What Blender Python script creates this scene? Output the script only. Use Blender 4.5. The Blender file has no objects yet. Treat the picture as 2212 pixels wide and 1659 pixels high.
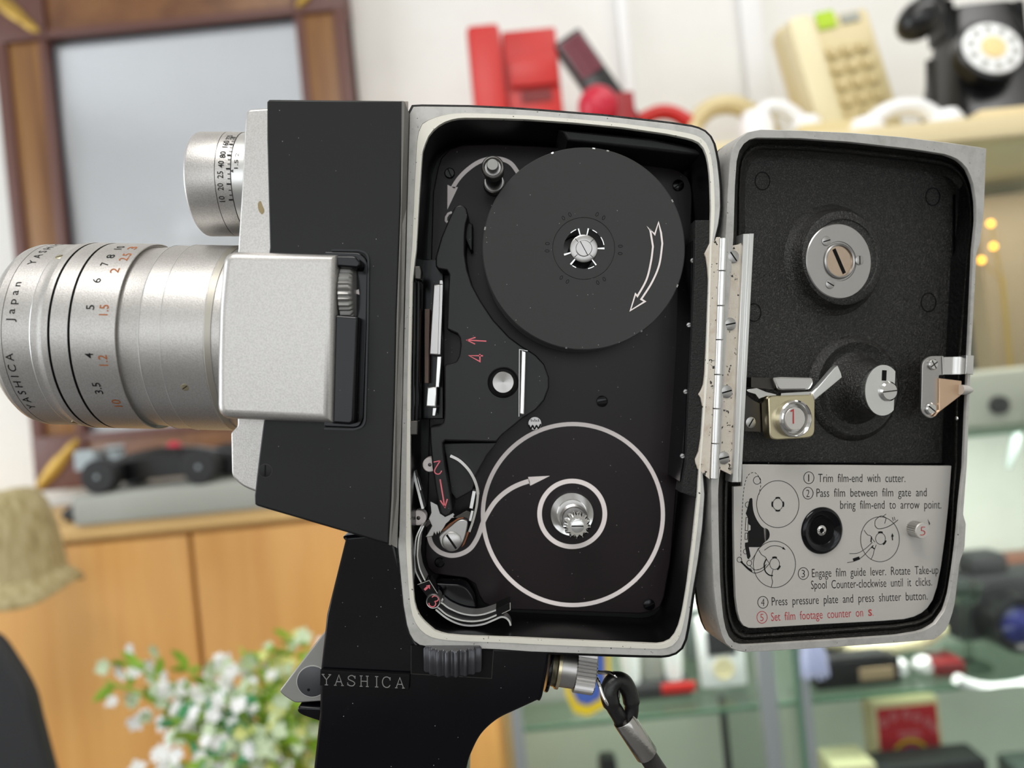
import bpy, bmesh, math, random
from mathutils import Vector, Matrix
from mathutils.geometry import delaunay_2d_cdt
random.seed(7)
PI = math.pi
C = bpy.context.scene.collection
sc = bpy.context.scene
# ---------------------------------------------------------------- frames of reference
K = 0.00012                     # metres in one unit (one unit = one photo pixel at the rim plane of the cine camera)
F = 1600.0                      # distance from lens to that plane in units, and focal length in pixels
RHO = math.radians(5.6)         # the photographer's phone was rolled by this much
CR, SR = math.cos(RHO), math.sin(RHO)
def rot(v):
    return Vector((v[0]*CR + v[2]*SR, v[1], -v[0]*SR + v[2]*CR))
def I(x, y, d=0.0):             # point in the rolled frame, in units
    s = (F + d)/F
    return Vector(((x-1106.0)*s, d, -(y-829.5)*s))
def W(v): return rot(v)*K
def V(x, y, d=0.0): return W(I(x, y, d))
def ZD(z): return z/K - F       # metres from the lens -> depth in units
def crop(x0, y0, s): return lambda x, y: (x0 + x/s, y0 + y/s)
cA = crop(0, 480, 3.318); cB = crop(360, 180, 3.318); cC = crop(440, 520, 2.592); cD = crop(860, 200, 4.608)
cE = crop(1180, 220, 3.072); cF = crop(860, 540, 4.366); cG = crop(840, 880, 4.609); cH = crop(840, 1200, 5.53)
cI = crop(1040, 860, 2.860); cJ = crop(1440, 460, 2.592); cK = crop(1560, 260, 3.607); cL = crop(1580, 700, 3.95)
cM = crop(1520, 980, 3.607); cN = crop(580, 1140, 3.197); cO = crop(1080, 1380, 4.608)
def cv(c, pts): return [c(*p) for p in pts]

# ---------------------------------------------------------------- camera, world, lights, exposure
cam_d = bpy.data.cameras.new('photo_camera'); cam = bpy.data.objects.new('photo_camera', cam_d); C.objects.link(cam)
cam.location = (0, -F*K, 0)
cam.rotation_euler = Matrix(((CR, -0.0, 0), (0, 1, 0), (0, 0, 1))).to_euler()
cam.matrix_world = Matrix.Translation((0, -F*K, 0)) @ Matrix((( CR, SR, 0, 0), (0, 0, -1, 0), (-SR, CR, 0, 0), (0, 0, 0, 1)))
cam_d.sensor_width = 36.0; cam_d.lens = 36.0*F/2212.0; cam_d.clip_start = 0.01; cam_d.clip_end = 60
cam_d.dof.use_dof = True; cam_d.dof.focus_distance = (F+35)*K; cam_d.dof.aperture_fstop = 8.4
sc.camera = cam
world = bpy.data.worlds.new('overcast'); sc.world = world; world.use_nodes = True
bg = world.node_tree.nodes['Background']; bg.inputs[0].default_value = (0.93, 0.97, 1.0, 1); bg.inputs[1].default_value = 1.9
def area(name, loc, target, sx, sy, power, col=(1, 1, 1)):
    l = bpy.data.lights.new(name, 'AREA'); l.shape = 'RECTANGLE'; l.size = sx; l.size_y = sy; l.energy = power; l.color = col
    o = bpy.data.objects.new(name, l); C.objects.link(o); o.location = loc
    o.rotation_euler = (Vector(target)-Vector(loc)).to_track_quat('-Z', 'Y').to_euler(); return o
area('ceiling_lamp', (-0.2, -0.75, 1.42), (-0.15, -0.3, 0), 1.0, 0.5, 14, (1, 0.985, 0.96))
area('ceiling_lamp', (0.9, 0.35, 1.44), (0.9, 0.35, 0), 1.2, 0.4, 9, (1, 0.985, 0.96))
area('case_fill_light', (0.72, 0.95, 0.255), (0.72, 1.05, -1), 1.1, 0.10, 2.2, (1, 1, 0.97))  # unseen light, added under the top board to brighten the case
area('case_fill_light', (0.5, 0.87, -0.15), (0.5, 1.05, -1), 1.1, 0.06, 5.5, (1, 1, 0.97))  # second unseen light, added to lift the lower shelf
area('left_window', (-2.4, -0.1, 0.35), (0, 0.1, 0), 1.3, 1.3, 26, (0.86, 0.93, 1.0))
sc.view_settings.view_transform = 'Standard'; sc.view_settings.look = 'None'
sc.view_settings.exposure = 0.33; sc.view_settings.gamma = 1.0; sc.view_settings.use_curve_mapping = False

# ---------------------------------------------------------------- materials
def lin(c):
    c = c/255.0
    return c/12.92 if c <= 0.04045 else ((c+0.055)/1.055)**2.4
def col(r, g, b): return (lin(r), lin(g), lin(b), 1)
def mat(name, rgb, metal=0.0, rough=0.5, bump=None, specks=None, dust=False, var=None, coat=0.0, spec=0.5, rvar=None):
    m = bpy.data.materials.new(name); m.use_nodes = True; nt = m.node_tree; N = nt.nodes; L = nt.links
    b = N['Principled BSDF']; b.inputs['Base Color'].default_value = col(*rgb); b.inputs['Metallic'].default_value = metal
    b.inputs['Roughness'].default_value = rough; b.inputs['Coat Weight'].default_value = coat; b.inputs['Specular IOR Level'].default_value = spec
    tc = N.new('ShaderNodeTexCoord'); co = tc.outputs['Object']
    cur = None
    def mixc(fac, a, bcol):
        x = N.new('ShaderNodeMix'); x.data_type = 'RGBA'; L.new(fac, x.inputs[0])
        if a is None: x.inputs[6].default_value = col(*rgb)
        else: L.new(a, x.inputs[6])
        x.inputs[7].default_value = col(*bcol); return x.outputs[2]
    def noise(scale, detail=4, stretch=None):
        n = N.new('ShaderNodeTexNoise'); n.inputs['Scale'].default_value = scale; n.inputs['Detail'].default_value = detail; n.inputs['Roughness'].default_value = 0.62
        if stretch:
            mp = N.new('ShaderNodeMapping'); mp.inputs['Scale'].default_value = stretch; L.new(co, mp.inputs[0]); L.new(mp.outputs[0], n.inputs['Vector'])
        else: L.new(co, n.inputs['Vector'])
        return n.outputs[0]
    def ramp(src, a, bb):
        r = N.new('ShaderNodeMapRange'); r.inputs[1].default_value = a; r.inputs[2].default_value = bb; L.new(src, r.inputs[0]); return r.outputs[0]
    if var:                                     # (colour, noise scale, low, high, stretch)
        cur = mixc(ramp(noise(var[1], 5, var[4] if len(var) > 4 else None), var[2], var[3]), cur, var[0])
    if specks:                                  # (colour, scale, threshold)
        cur = mixc(ramp(noise(specks[1], 3), specks[2], specks[2]+0.03), cur, specks[0])
    if dust:
        v = N.new('ShaderNodeTexVoronoi'); v.inputs['Scale'].default_value = 720.0; L.new(co, v.inputs['Vector'])
        s = N.new('ShaderNodeMath'); s.operation = 'MULTIPLY'
        L.new(ramp(v.outputs['Distance'], 0.09, 0.05), s.inputs[0])
        sep = N.new('ShaderNodeSeparateColor'); L.new(v.outputs['Color'], sep.inputs[0])
        L.new(ramp(sep.outputs[0], 0.86, 0.9), s.inputs[1])
        cur = mixc(s.outputs[0], cur, (170, 168, 165))
    if cur is not None: L.new(cur, b.inputs['Base Color'])
    if rvar: L.new(ramp(noise(rvar[0], 4), 0, 1), b.inputs['Roughness'])
    if bump:                                    # (scale, strength, distance)
        bp = N.new('ShaderNodeBump'); bp.inputs['Strength'].default_value = bump[1]; bp.inputs['Distance'].default_value = bump[2]
        L.new(noise(bump[0], 3, bump[3] if len(bump) > 3 else None), bp.inputs['Height']); L.new(bp.outputs[0], b.inputs['Normal'])
    return m
M = {}
M['silver'] = mat('satin_silver', (200, 197, 194), 0.85, 0.40, bump=(2800, 0.6, 0.00006), var=((184, 181, 177), 3000, 0.42, 0.62))
M['silver_bright'] = mat('bright_silver', (222, 222, 220), 0.9, 0.3)
M['rim'] = mat('cast_rim', (192, 190, 186), 0.55, 0.5, bump=(2500, 0.25, 0.00004), specks=((60, 58, 52), 900, 0.69), var=((172, 170, 165), 260, 0.45, 0.75))
M['lip'] = mat('machined_lip', (226, 222, 210), 0.45, 0.45, specks=((50, 48, 42), 1100, 0.66))
M['chrome'] = mat('chrome', (215, 214, 212), 1.0, 0.14)
M['steel'] = mat('brushed_steel', (178, 176, 174), 1.0, 0.34, bump=(2600, 0.2, 0.00003))
M['steel_dark'] = mat('dark_steel', (74, 71, 68), 0.9, 0.3)
M['brass'] = mat('yellowed_chrome', (206, 196, 164), 1.0, 0.28)
M['panel'] = mat('black_satin_panel', (22, 22, 22), 0.0, 0.4, bump=(1600, 0.10, 0.00003), dust=True, spec=0.28)
M['gloss'] = mat('black_gloss', (3, 3, 7), 0.0, 0.16, dust=True, spec=0.3)
M['plate'] = mat('black_plate', (28, 21, 23), 0.0, 0.3, dust=True, spec=0.22)
M['bridge'] = mat('black_bridge', (26, 26, 26), 0.0, 0.36, bump=(3000, 0.12, 0.00003), dust=True, spec=0.3)
M['chamber'] = mat('black_chamber', (5, 5, 5), 0.0, 0.3, dust=True, spec=0.25)
M['spool'] = mat('spool_lacquer', (60, 61, 60), 0.0, 0.6, bump=(3000, 0.1, 0.00003), dust=True, spec=0.15)
M['wrinkle'] = mat('black_wrinkle', (16, 15, 14), 0.0, 0.36, bump=(2500, 0.7, 0.0005), var=((88, 86, 80), 2600, 0.5, 0.72))
M['wrinkle2'] = mat('black_wrinkle_brown', (27, 24, 20), 0.0, 0.4, bump=(2300, 1.0, 0.0003), var=((66, 58, 46), 2300, 0.55, 0.8))
M['flock'] = mat('black_flock', (13, 13, 12), 0.0, 0.7, bump=(2200, 1.0, 0.0004), specks=((120, 118, 110), 2600, 0.72))
M['leather'] = mat('black_leatherette', (14, 14, 14), 0.0, 0.5, bump=(900, 1.0, 0.0004), spec=0.2)
M['cream'] = mat('corroded_alloy', (206, 198, 184), 0.25, 0.6, bump=(2600, 0.7, 0.0001), specks=((45, 42, 38), 700, 0.63), var=((186, 168, 150), 300, 0.5, 0.8))
M['white'] = mat('white_print', (238, 228, 225), 0.0, 0.5)
M['pink'] = mat('pink_print', (226, 108, 118), 0.0, 0.5)
M['red'] = mat('red_print', (178, 44, 48), 0.0, 0.5)
M['ink'] = mat('black_print', (20, 19, 19), 0.0, 0.6, spec=0.2)
M['orange'] = mat('orange_print', (168, 96, 46), 0.0, 0.6, spec=0.2)
M['label'] = mat('etched_label', (196, 192, 186), 0.35, 0.42, bump=(3800, 0.2, 0.00003))
M['slot'] = mat('slot_dark', (8, 8, 8), 0.0, 0.6, spec=0.15)
M['tan'] = mat('brown_fibre', (150, 88, 48), 0.0, 0.5)
M['lever'] = mat('lever_grey', (150, 149, 146), 0.7, 0.45)
M['blacklever'] = mat('disc_dark_grey', (72, 73, 76), 0.5, 0.42)

# ---------------------------------------------------------------- mesh builder
LOC = {}
def tag(o, label=None, cat=None, group=None, kind=None):
    if label: o['label'] = label
    if cat: o['category'] = cat
    if group: o['group'] = group
    if kind: o['kind'] = kind
    return o
def thing(name, loc, label, cat, group=None):
    o = bpy.data.objects.new(name, None); C.objects.link(o); o.location = loc; o.empty_display_size = 0.01; LOC[o.name] = Vector(loc)
    return tag(o, label, cat, group)
def unit(v): return v.normalized()
def basis(ax):
    ax = ax.normalized(); h = Vector((0, 0, 1)) if abs(ax.z) < 0.9 else Vector((1, 0, 0))
    u = h.cross(ax).normalized(); return u, ax.cross(u).normalized(), ax
def inset_poly(pts, b):
    n = len(pts); ar = sum(pts[i][0]*pts[(i+1) % n][1]-pts[(i+1) % n][0]*pts[i][1] for i in range(n)); s = 1 if ar > 0 else -1
    out = []
    for i in range(n):
        p0, p1, p2 = pts[i-1], pts[i], pts[(i+1) % n]
        a = Vector((p1[0]-p0[0], p1[1]-p0[1])); c = Vector((p2[0]-p1[0], p2[1]-p1[1]))
        if a.length < 1e-6: a = c
        if c.length < 1e-6: c = a
        a.normalize(); c.normalize()
        n1 = Vector((-a.y, a.x)); n2 = Vector((-c.y, c.x)); m = n1+n2
        if m.length < 1e-5: m = n1.copy()
        m.normalize(); q = b/max(0.5, m.dot(n1))*s
        out.append((p1[0]+m.x*q, p1[1]+m.y*q))
    return out
def spl(pts, closed=False, n=6):
    out = []; N = len(pts)
    for i in range(N if closed else N-1):
        if closed: p0, p1, p2, p3 = pts[i-1], pts[i], pts[(i+1) % N], pts[(i+2) % N]
        else: p0, p1, p2, p3 = pts[max(0, i-1)], pts[i], pts[i+1], pts[min(N-1, i+2)]
        for j in range(n):
            t = j/n
            out.append(tuple(0.5*((2*b)+(-a+c)*t+(2*a-5*b+4*c-d)*t*t+(-a+3*b-3*c+d)*t**3) for a, b, c, d in zip(p0, p1, p2, p3)))
    if not closed: out.append(tuple(pts[-1]))
    return out
def rnd(pts, r, n=5):                     # round polygon corners; r is a number or one per corner
    out = []; N = len(pts)
    for i in range(N):
        ri = r if not isinstance(r, (list, tuple)) else r[i]
        p0, p1, p2 = Vector(pts[i-1]), Vector(pts[i]), Vector(pts[(i+1) % N])
        if ri <= 0: out.append(tuple(p1)); continue
        a = (p0-p1); c = (p2-p1); ra = min(ri, a.length*0.49); rc = min(ri, c.length*0.49)
        A = p1+a.normalized()*ra; B = p1+c.normalized()*rc
        for j in range(n+1):
            t = j/n; out.append(tuple(A*(1-t)**2+p1*2*t*(1-t)+B*t*t))
    return out
def polar(pts, cen, n):
    out = []; N = len(pts)
    for i in range(n):
        a = 2*PI*i/n; dx, dy = math.cos(a), math.sin(a); best = None
        for j in range(N):
            x1, y1 = pts[j][0]-cen[0], pts[j][1]-cen[1]; x2, y2 = pts[(j+1) % N][0]-cen[0], pts[(j+1) % N][1]-cen[1]
            ex, ey = x2-x1, y2-y1; den = dx*ey-dy*ex
            if abs(den) < 1e-9: continue
            t = (x1*ey-y1*ex)/den; s = (x1*dy-y1*dx)/den
            if t > 0 and -1e-6 <= s <= 1+1e-6 and (best is None or t > best): best = t
        out.append((cen[0]+dx*best, cen[1]+dy*best))
    return out
def circ(cx, cy, rx, ry=None, n=40, a0=0, a1=2*PI, closed=True):
    ry = ry or rx; m = n if closed else n+1
    return [(cx+rx*math.cos(a0+(a1-a0)*i/n), cy+ry*math.sin(a0+(a1-a0)*i/n)) for i in range(m)]
class MB:
    def __init__(self): self.v = []; self.f = []; self.m = []; self.flat = set()
    def add(self, vs, fs, m=0):
        o = len(self.v); self.v += [Vector(x) for x in vs]; self.f += [tuple(i+o for i in f) for f in fs]; self.m += [m]*len(fs)
    def loops(self, loops, m=0, cap0=True, cap1=True, closed=True):
        n = len(loops[0]); vs = [p for l in loops for p in l]; fs = []
        for k in range(len(loops)-1):
            for i in range(n if closed else n-1):
                j = (i+1) % n; fs.append((k*n+i, k*n+j, (k+1)*n+j, (k+1)*n+i))
        self.add(vs, fs, m)
        for on, L in ((cap0, loops[0]), (cap1, loops[-1])):
            if not on: continue
            nr = Vector()
            for i in range(n): nr += (L[i]-L[0]).cross(L[(i+1) % n]-L[0])
            if n <= 6 or nr.length < 1e-14: fv, ff = L, [tuple(range(n))]
            else:
                u, w, a = basis(nr); c2 = [Vector(((q-L[0]).dot(u)/K, (q-L[0]).dot(w)/K)) for q in L]
                r = delaunay_2d_cdt(c2, [], [list(range(n))], 1, 1e-5); fv = [L[0]+u*q.x*K+w*q.y*K for q in r[0]]; ff = [tuple(t) for t in r[2]]
            k0 = len(self.f); self.add(fv, ff, m); self.flat.update(range(k0, len(self.f)))
        return self
    def prism(self, pts, d0, d1, bev=0.0, m=0, seg=3, back=True):
        """outline traced in photo pixels at depth d0 (front), run straight back to depth d1"""
        def at(p, d): return W(Vector((I(p[0], p[1], d0).x, d, I(p[0], p[1], d0).z)))
        L = []
        if bev > 0:
            for s in range(seg+1):
                a = PI/2*s/seg; q = inset_poly(pts, bev*(1-math.sin(a))); L.append([at(p, d0+bev*(1-math.cos(a))) for p in q])
        else: L.append([at(p, d0) for p in pts])
        L.append([at(p, d1) for p in pts])
        return self.loops(L, m, True, back)
    def slab(self, pts, f, n, h0, h1, m=0, bev=0.0):   # outline through mapping f on a plane, raised along world vector n from h0 (front) back to h1
        L = []
        if bev > 0:
            for s in range(3):
                a = PI/2*s/2; q = inset_poly(pts, bev*(1-math.sin(a))); L.append([f(*p)+n*(h0-bev*(1-math.cos(a)))*K for p in q])
        else: L.append([f(*p)+n*h0*K for p in pts])
        L.append([f(*p)+n*h1*K for p in pts]); return self.loops(L, m)
    def lathe(self, c, ax, prof, seg=40, m=0, sc_=K, ref=None, ridges=0, rdep=0.0):
        u, w, a = basis(ax); L = []
        for (h, r) in prof:
            ring = []
            for i in range(seg):
                t = 2*PI*i/seg; rr = max(r, 1e-4)
                if ridges and r > 1e-3: rr = r-rdep*(0.5+0.5*math.cos(ridges*t))
                ring.append(c+a*h*sc_+(u*math.cos(t)+w*math.sin(t))*rr*sc_)
            L.append(ring)
        return self.loops(L, m)
    def tube(self, pts, r, seg=8, m=0, cap=True, flat=None, sc_=K):
        pts = [Vector(p) for p in pts]; L = []; n = len(pts); pu = None
        for i in range(n):
            t = (pts[min(i+1, n-1)]-pts[max(i-1, 0)]).normalized()
            if pu is None: u, w, _ = basis(t)
            else:
                u = (pu-t*pu.dot(t)).normalized(); w = t.cross(u)
            pu = u; ri = (r[i] if isinstance(r, (list, tuple)) else r)*sc_
            L.append([pts[i]+(u*math.cos(2*PI*j/seg)+w*math.sin(2*PI*j/seg))*ri for j in range(seg)])
        return self.loops(L, m, cap, cap)
    def strip(self, pts, wd, f, closed=False, m=0):      # printed line: polyline of pixel points, width in pixels
        n = len(pts); A = []; B = []
        for i in range(n):
            p0 = pts[i-1] if (i > 0 or closed) else pts[i]; p2 = pts[(i+1) % n] if (i < n-1 or closed) else pts[i]
            p = pts[i]; t1 = Vector((p[0]-p0[0], p[1]-p0[1])); t2 = Vector((p2[0]-p[0], p2[1]-p[1]))
            if t1.length < 1e-6: t1 = t2
            if t2.length < 1e-6: t2 = t1
            t1 = t1.normalized(); t2 = t2.normalized(); nn = Vector((-t1.y-t2.y, t1.x+t2.x))
            if nn.length < 1e-4: nn = Vector((-t1.y, t1.x))
            nn.normalize(); q = wd/2/max(0.6, nn.dot(Vector((-t1.y, t1.x))))
            A.append(f(p[0]+nn.x*q, p[1]+nn.y*q)); B.append(f(p[0]-nn.x*q, p[1]-nn.y*q))
        fs = [(i, (i+1) % n, n+(i+1) % n, n+i) for i in range(n if closed else n-1)]
        self.add(A+B, fs, m); return self
    def poly(self, pts, f, m=0): self.add([f(*p) for p in pts], [tuple(range(len(pts)))], m); return self
    def bar(self, path, wd, d0, d1, m=0):                # upright band along a pixel path, from depth d0 (front) to d1
        n = len(path); L = [[], [], [], []]
        for i in range(n):
            p0 = path[max(0, i-1)]; p2 = path[min(n-1, i+1)]; t = Vector((p2[0]-p0[0], p2[1]-p0[1])).normalized(); nx, ny = -t.y*wd/2, t.x*wd/2
            for j, (s, d) in enumerate(((1, d0), (-1, d0), (-1, d1), (1, d1))):
                q = I(path[i][0]+s*nx, path[i][1]+s*ny, d0); L[j].append(W(Vector((q.x, d, q.z))))
        loops = [[L[j][i] for j in range(4)] for i in range(n)]
        return self.loops(loops, m)
    def box(self, c, sx, sy, sz, m=0, R=None, bev=0.0):  # metres, world axes (or rotated by matrix R)
        R = R or Matrix.Identity(3); c = Vector(c)
        if bev <= 0:
            vs = [c+R@Vector((x*sx/2, y*sy/2, z*sz/2)) for x in (-1, 1) for y in (-1, 1) for z in (-1, 1)]
            self.add(vs, [(0, 1, 3, 2), (4, 6, 7, 5), (0, 4, 5, 1), (2, 3, 7, 6), (0, 2, 6, 4), (1, 5, 7, 3)], m); return self
        bm = bmesh.new(); bmesh.ops.create_cube(bm, size=1.0)
        for v in bm.verts: v.co = Vector((v.co.x*sx, v.co.y*sy, v.co.z*sz))
        bmesh.ops.bevel(bm, geom=bm.edges[:], offset=bev, segments=2, affect='EDGES', profile=0.6)
        bm.verts.index_update()
        self.add([c+R@v.co for v in bm.verts], [tuple(v.index for v in f.verts) for f in bm.faces], m); bm.free(); return self
    def ball(self, c, rx, ry, rz, m=0, R=None, nu=14, nv=9):
        R = R or Matrix.Identity(3); c = Vector(c); L = []
        for j in range(nv+1):
            t = PI*j/nv; s = max(math.sin(t), 1e-3)
            L.append([c+R@Vector((rx*s*math.cos(2*PI*i/nu), ry*s*math.sin(2*PI*i/nu), rz*math.cos(t))) for i in range(nu)])
        return self.loops(L, m)
    def build(self, name, mats, parent=None, angle=35.0, label=None, kind=None):
        while parent and parent.parent and parent.parent.parent: parent = parent.parent   # thing > part > sub-part at most
        me = bpy.data.meshes.new(name); off = LOC.get(parent.name, Vector()) if parent else Vector()
        me.from_pydata([v-off for v in self.v], [], self.f)
        if not isinstance(mats, (list, tuple)): mats = [mats]
        for x in mats: me.materials.append(M[x] if isinstance(x, str) else x)
        me.polygons.foreach_set('material_index', self.m); me.update()
        bm = bmesh.new(); bm.from_mesh(me); bmesh.ops.remove_doubles(bm, verts=bm.verts[:], dist=1e-8) if False else None; bmesh.ops.recalc_face_normals(bm, faces=bm.faces[:]); bm.to_mesh(me); bm.free()
        me.polygons.foreach_set('use_smooth', [p.index not in self.flat for p in me.polygons]); me.set_sharp_from_angle(angle=math.radians(angle))
        o = bpy.data.objects.new(name, me); C.objects.link(o)
        if parent: o.parent = parent; LOC[o.name] = off
        if label: o['label'] = label
        if kind: o['kind'] = kind
        return o
VIEW = Vector((0, -1, 0))                                # towards the photographer
XI = rot(Vector((1, 0, 0))); ZI = rot(Vector((0, 0, 1)))
def vd(d): return lambda x, y: V(x, y, d)
def screw(name, parent, c, ax, r, h=4, ang=0.6, mt='chrome', slot='slot', cross=False, slotw=0.22):
    b = MB(); b.lathe(c, ax, [(0, r), (h*0.6, r), (h, r*0.82), (h, 0)], 24)
    u, w, a = basis(ax)
    for q in ((ang, ang+PI/2) if cross else (ang,)):
        dr = u*math.cos(q)+w*math.sin(q); s = a.cross(dr)
        e = [c+a*(h+0.25)*K+(dr*x*r*0.86+s*y*r*slotw*0.5)*K for x, y in ((-1, -1), (1, -1), (1, 1), (-1, 1))]
        b.add(e, [(0, 1, 2, 3)], 1)
    return b.build(name, [mt, slot], parent)
_txt = {}
def glyphs(s, off=0.0):
    key = (s, off)
    if key not in _txt:
        cu = bpy.data.curves.new('lettering', 'FONT'); cu.body = s; cu.size = 1.0; cu.resolution_u = 3; cu.offset = off
        ob = bpy.data.objects.new('lettering', cu); me = bpy.data.meshes.new_from_object(ob)
        vs = [(v.co.x, v.co.y) for v in me.vertices]; fs = [tuple(p.vertices) for p in me.polygons]
        bpy.data.objects.remove(ob); bpy.data.curves.remove(cu); bpy.data.meshes.remove(me)
        xs = [v[0] for v in vs]; x0, x1 = min(xs), max(xs); _txt[key] = ([((x-x0)/(x1-x0), y/0.70) for x, y in vs], fs, (x1-x0)/0.70)
    return _txt[key]                                     # x in 0..1 over the width, y in cap heights, width in cap heights
def write(b, s, p0, p1, h, f, m=0, off=-0.012, shear=0.0):       # baseline from pixel p0 to p1, cap height h pixels
    vs, fs, _ = glyphs(s, off); dx, dy = p1[0]-p0[0], p1[1]-p0[1]; l = math.hypot(dx, dy); ux, uy = dy/l, -dx/l
    b.add([f(p0[0]+dx*x+(ux*y+shear*dx/l*y)*h, p0[1]+dy*x+uy*y*h) for x, y in vs], fs, m)
# ================================================================ the cine camera
cine = thing('movie_camera', V(1150, 1659, 150), 'open vintage movie camera in silver and black with its film chamber showing', 'movie camera')
OUT = [(884,231),(900,228.6),(1013,230),(1100,234),(1158,238),(1302,249.5),(1447,266),(1501,274),(1520,281),(1533,292),(1543,312),(1550,345),(1556,400),(1557,450),(1554,480),(1543,523),
       (1538,800),(1519,1017),(1523,1070),(1518,1140),(1509,1210),(1497,1280),(1487,1350),(1480,1385),(1473,1400),(1460,1411),(1440,1418),(1380,1417),(1285,1414),(1145,1409),(1075,1404),(966,1400),(925,1398),
       (907,1395),(890,1383),(880,1360),(871,1308),(865,1245),(861,1200),(859,1185),(861,1150),(866,960),(872,700),(878,450)]
INN = [(940,278),(953,268),(970,260.5),(994.5,255.5),(1055,256),(1142,259),(1240,266),(1343,276),(1440,290),(1492,301),(1508,308),(1519,320),(1528,342),(1533,383),(1535,448),(1533,524),
       (1523,800),(1508.5,1024),(1505,1077),(1494.5,1175),(1484,1262),(1473.5,1325),(1466,1352),(1457,1372),(1446,1384),(1428,1391),(1285,1385),(1110,1377),(1003,1373.6),(963,1370),(941,1363),(919.5,1345),
       (903,1325),(896,1301),(892,1254),(889,1200),(887,1097),(887,945),(888,800),(892,609),(897,563),(900,540),(907,417),(913,330),(922,302),(930,288)]
CEN = (1205, 825)
no = polar(OUT, CEN, 260); ni = polar(INN, CEN, 260)
def inner(k): return [(CEN[0]+(x-CEN[0])*(1-k/math.hypot(x-CEN[0], y-CEN[1])), CEN[1]+(y-CEN[1])*(1-k/math.hypot(x-CEN[0], y-CEN[1]))) for x, y in ni]
def lev(pts, d, dref=0.0): return [W(Vector((I(x, y, dref).x, d, I(x, y, dref).z))) for x, y in pts]
# leatherette covered shell around the chamber
b = MB(); e = inset_poly(no, -7)
b.loops([lev(no, 7), lev(e, 10), lev(e, 320), lev(inset_poly(no, 25), 345)], cap0=False)
b.build('body_shell', 'leather', cine)
# silver rim, with the bright inner lip as a piece of its own
b = MB(); mid = [(a[0]*0.42+c[0]*0.58, a[1]*0.42+c[1]*0.58) for a, c in zip(no, ni)]
b.loops([lev(no, 12), lev(inset_poly(no, 0.4), 2.5), lev(inset_poly(no, 2.2), 0), lev(mid, 0), lev(mid, 3)], cap0=False, cap1=False)
rim = b.build('body_rim', 'rim', cine)
b = MB(); mid2 = [(a[0]*0.40+c[0]*0.60, a[1]*0.40+c[1]*0.60) for a, c in zip(no, ni)]
b.loops([lev(mid2, 3), lev(mid2, -1.5), lev(inset_poly(ni, -1.0), -1.5), lev(ni, 0), lev(ni, 8)], cap0=False, cap1=False)
b.build('rim_lip', 'lip', rim)
# chamber walls and floor
b = MB(); n2 = inner(3)
b.loops([lev(ni, 7), lev(ni, 60), lev(inner(2), 172)], cap0=False, cap1=True)
chamber = b.build('film_chamber', 'chamber', cine, 25)
# long ledge under the top edge
b = MB()
b.prism([(1207,279),(1300,287),(1408,298),(1505,318),(1520,335),(1483,333),(1400,323),(1300,312),(1226,304),(1218,290)], 34, 165, 6)
b.build('chamber_ledge', 'bridge', chamber)
# ---- film plate
PL = [(918,1200),(924,1060),(929,780),(931,558),(935,417),(945,365),(953,341),(973,321),(1001,312),(1077,311),(1196,317),(1330,334),(1448,362),(1470,370),(1486,382),(1494,402),(1496,425),(1490,600),(1484,757),(1473,900),(1465,1017),(1449,1210),(1435,1290),(1426,1311),
      (1411,1321),(1383,1326),(1250,1322),(1102,1317),(1065,1312),(1045,1303),(1035,1287),(1026,1262),(1006,1249),(967,1244),(938,1240),(924,1228)]
b = MB(); b.prism(PL, 150, 171, 2.5)
plate = b.build('film_plate', 'plate', cine)
p = vd(149.5)
b = MB(); b.strip(circ(1237.5, 1111.5, 194.5, 195.5, 96), 9, p, True); b.build('take_up_ring', 'white', plate)
b = MB(); b.strip(circ(1236, 1110, 70.5, 71, 64), 10, p, True); b.build('inner_ring', 'white', plate)
b = MB(); loop = spl(cv(cG, [(398,1270),(425,1360),(490,1430),(570,1466),(650,1474),(740,1450),(815,1400),(870,1320),(905,1240),(935,1150),(985,1050),(1050,950),(1130,868),(1220,805),(1310,762),(1400,732)]))
p = vd(149.2); b.strip(loop, 10, p); b.poly(cv(cI, [(288,487),(424,480),(302,541),(294,520)]), p); b.build('film_path_arrow', 'white', plate)
b = MB(); arc = spl(cv(cD, [(1195,800),(1130,712),(1050,668),(950,655),(850,672),(760,715),(670,785),(600,860),(545,945)]))
b.strip(arc, 9, p); b.poly(cv(cD, [(492,918),(528,935),(595,942),(490,1165)]), p); b.strip(cv(cD, [(535,1190),(500,1205),(478,1240),(476,1275),(492,1292)]), 5, p); b.build('winding_arrow', 'white', plate)
for (x, y, r, a) in ((971.5,374.5,12.5,1.9),(1465,400.5,13.5,0.5),(1402,1306,13.5,0.3),(950,1214.5,12,0.1),(1300.5,867,13.5,0.1)):
    screw('plate_screw', plate, V(x, y, 149), VIEW, r, 4, a, 'gloss', 'slot')
b = MB(); b.lathe(V(1155, 914, 149), VIEW, [(0,16),(10,16),(12,15),(12,0)], 30); b.strip(spl(cv(cI, [(292,165),(305,188),(316,170),(328,190),(340,170),(352,186),(366,160)])), 3.2, vd(136), m=1)
for i in range(5): b.strip([(1147+i*4, 905+(i % 2)*2), (1148+i*4, 911)], 1.6, vd(136), m=1)
b.build('pinion_peg', ['steel', 'slot'], plate)
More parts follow.
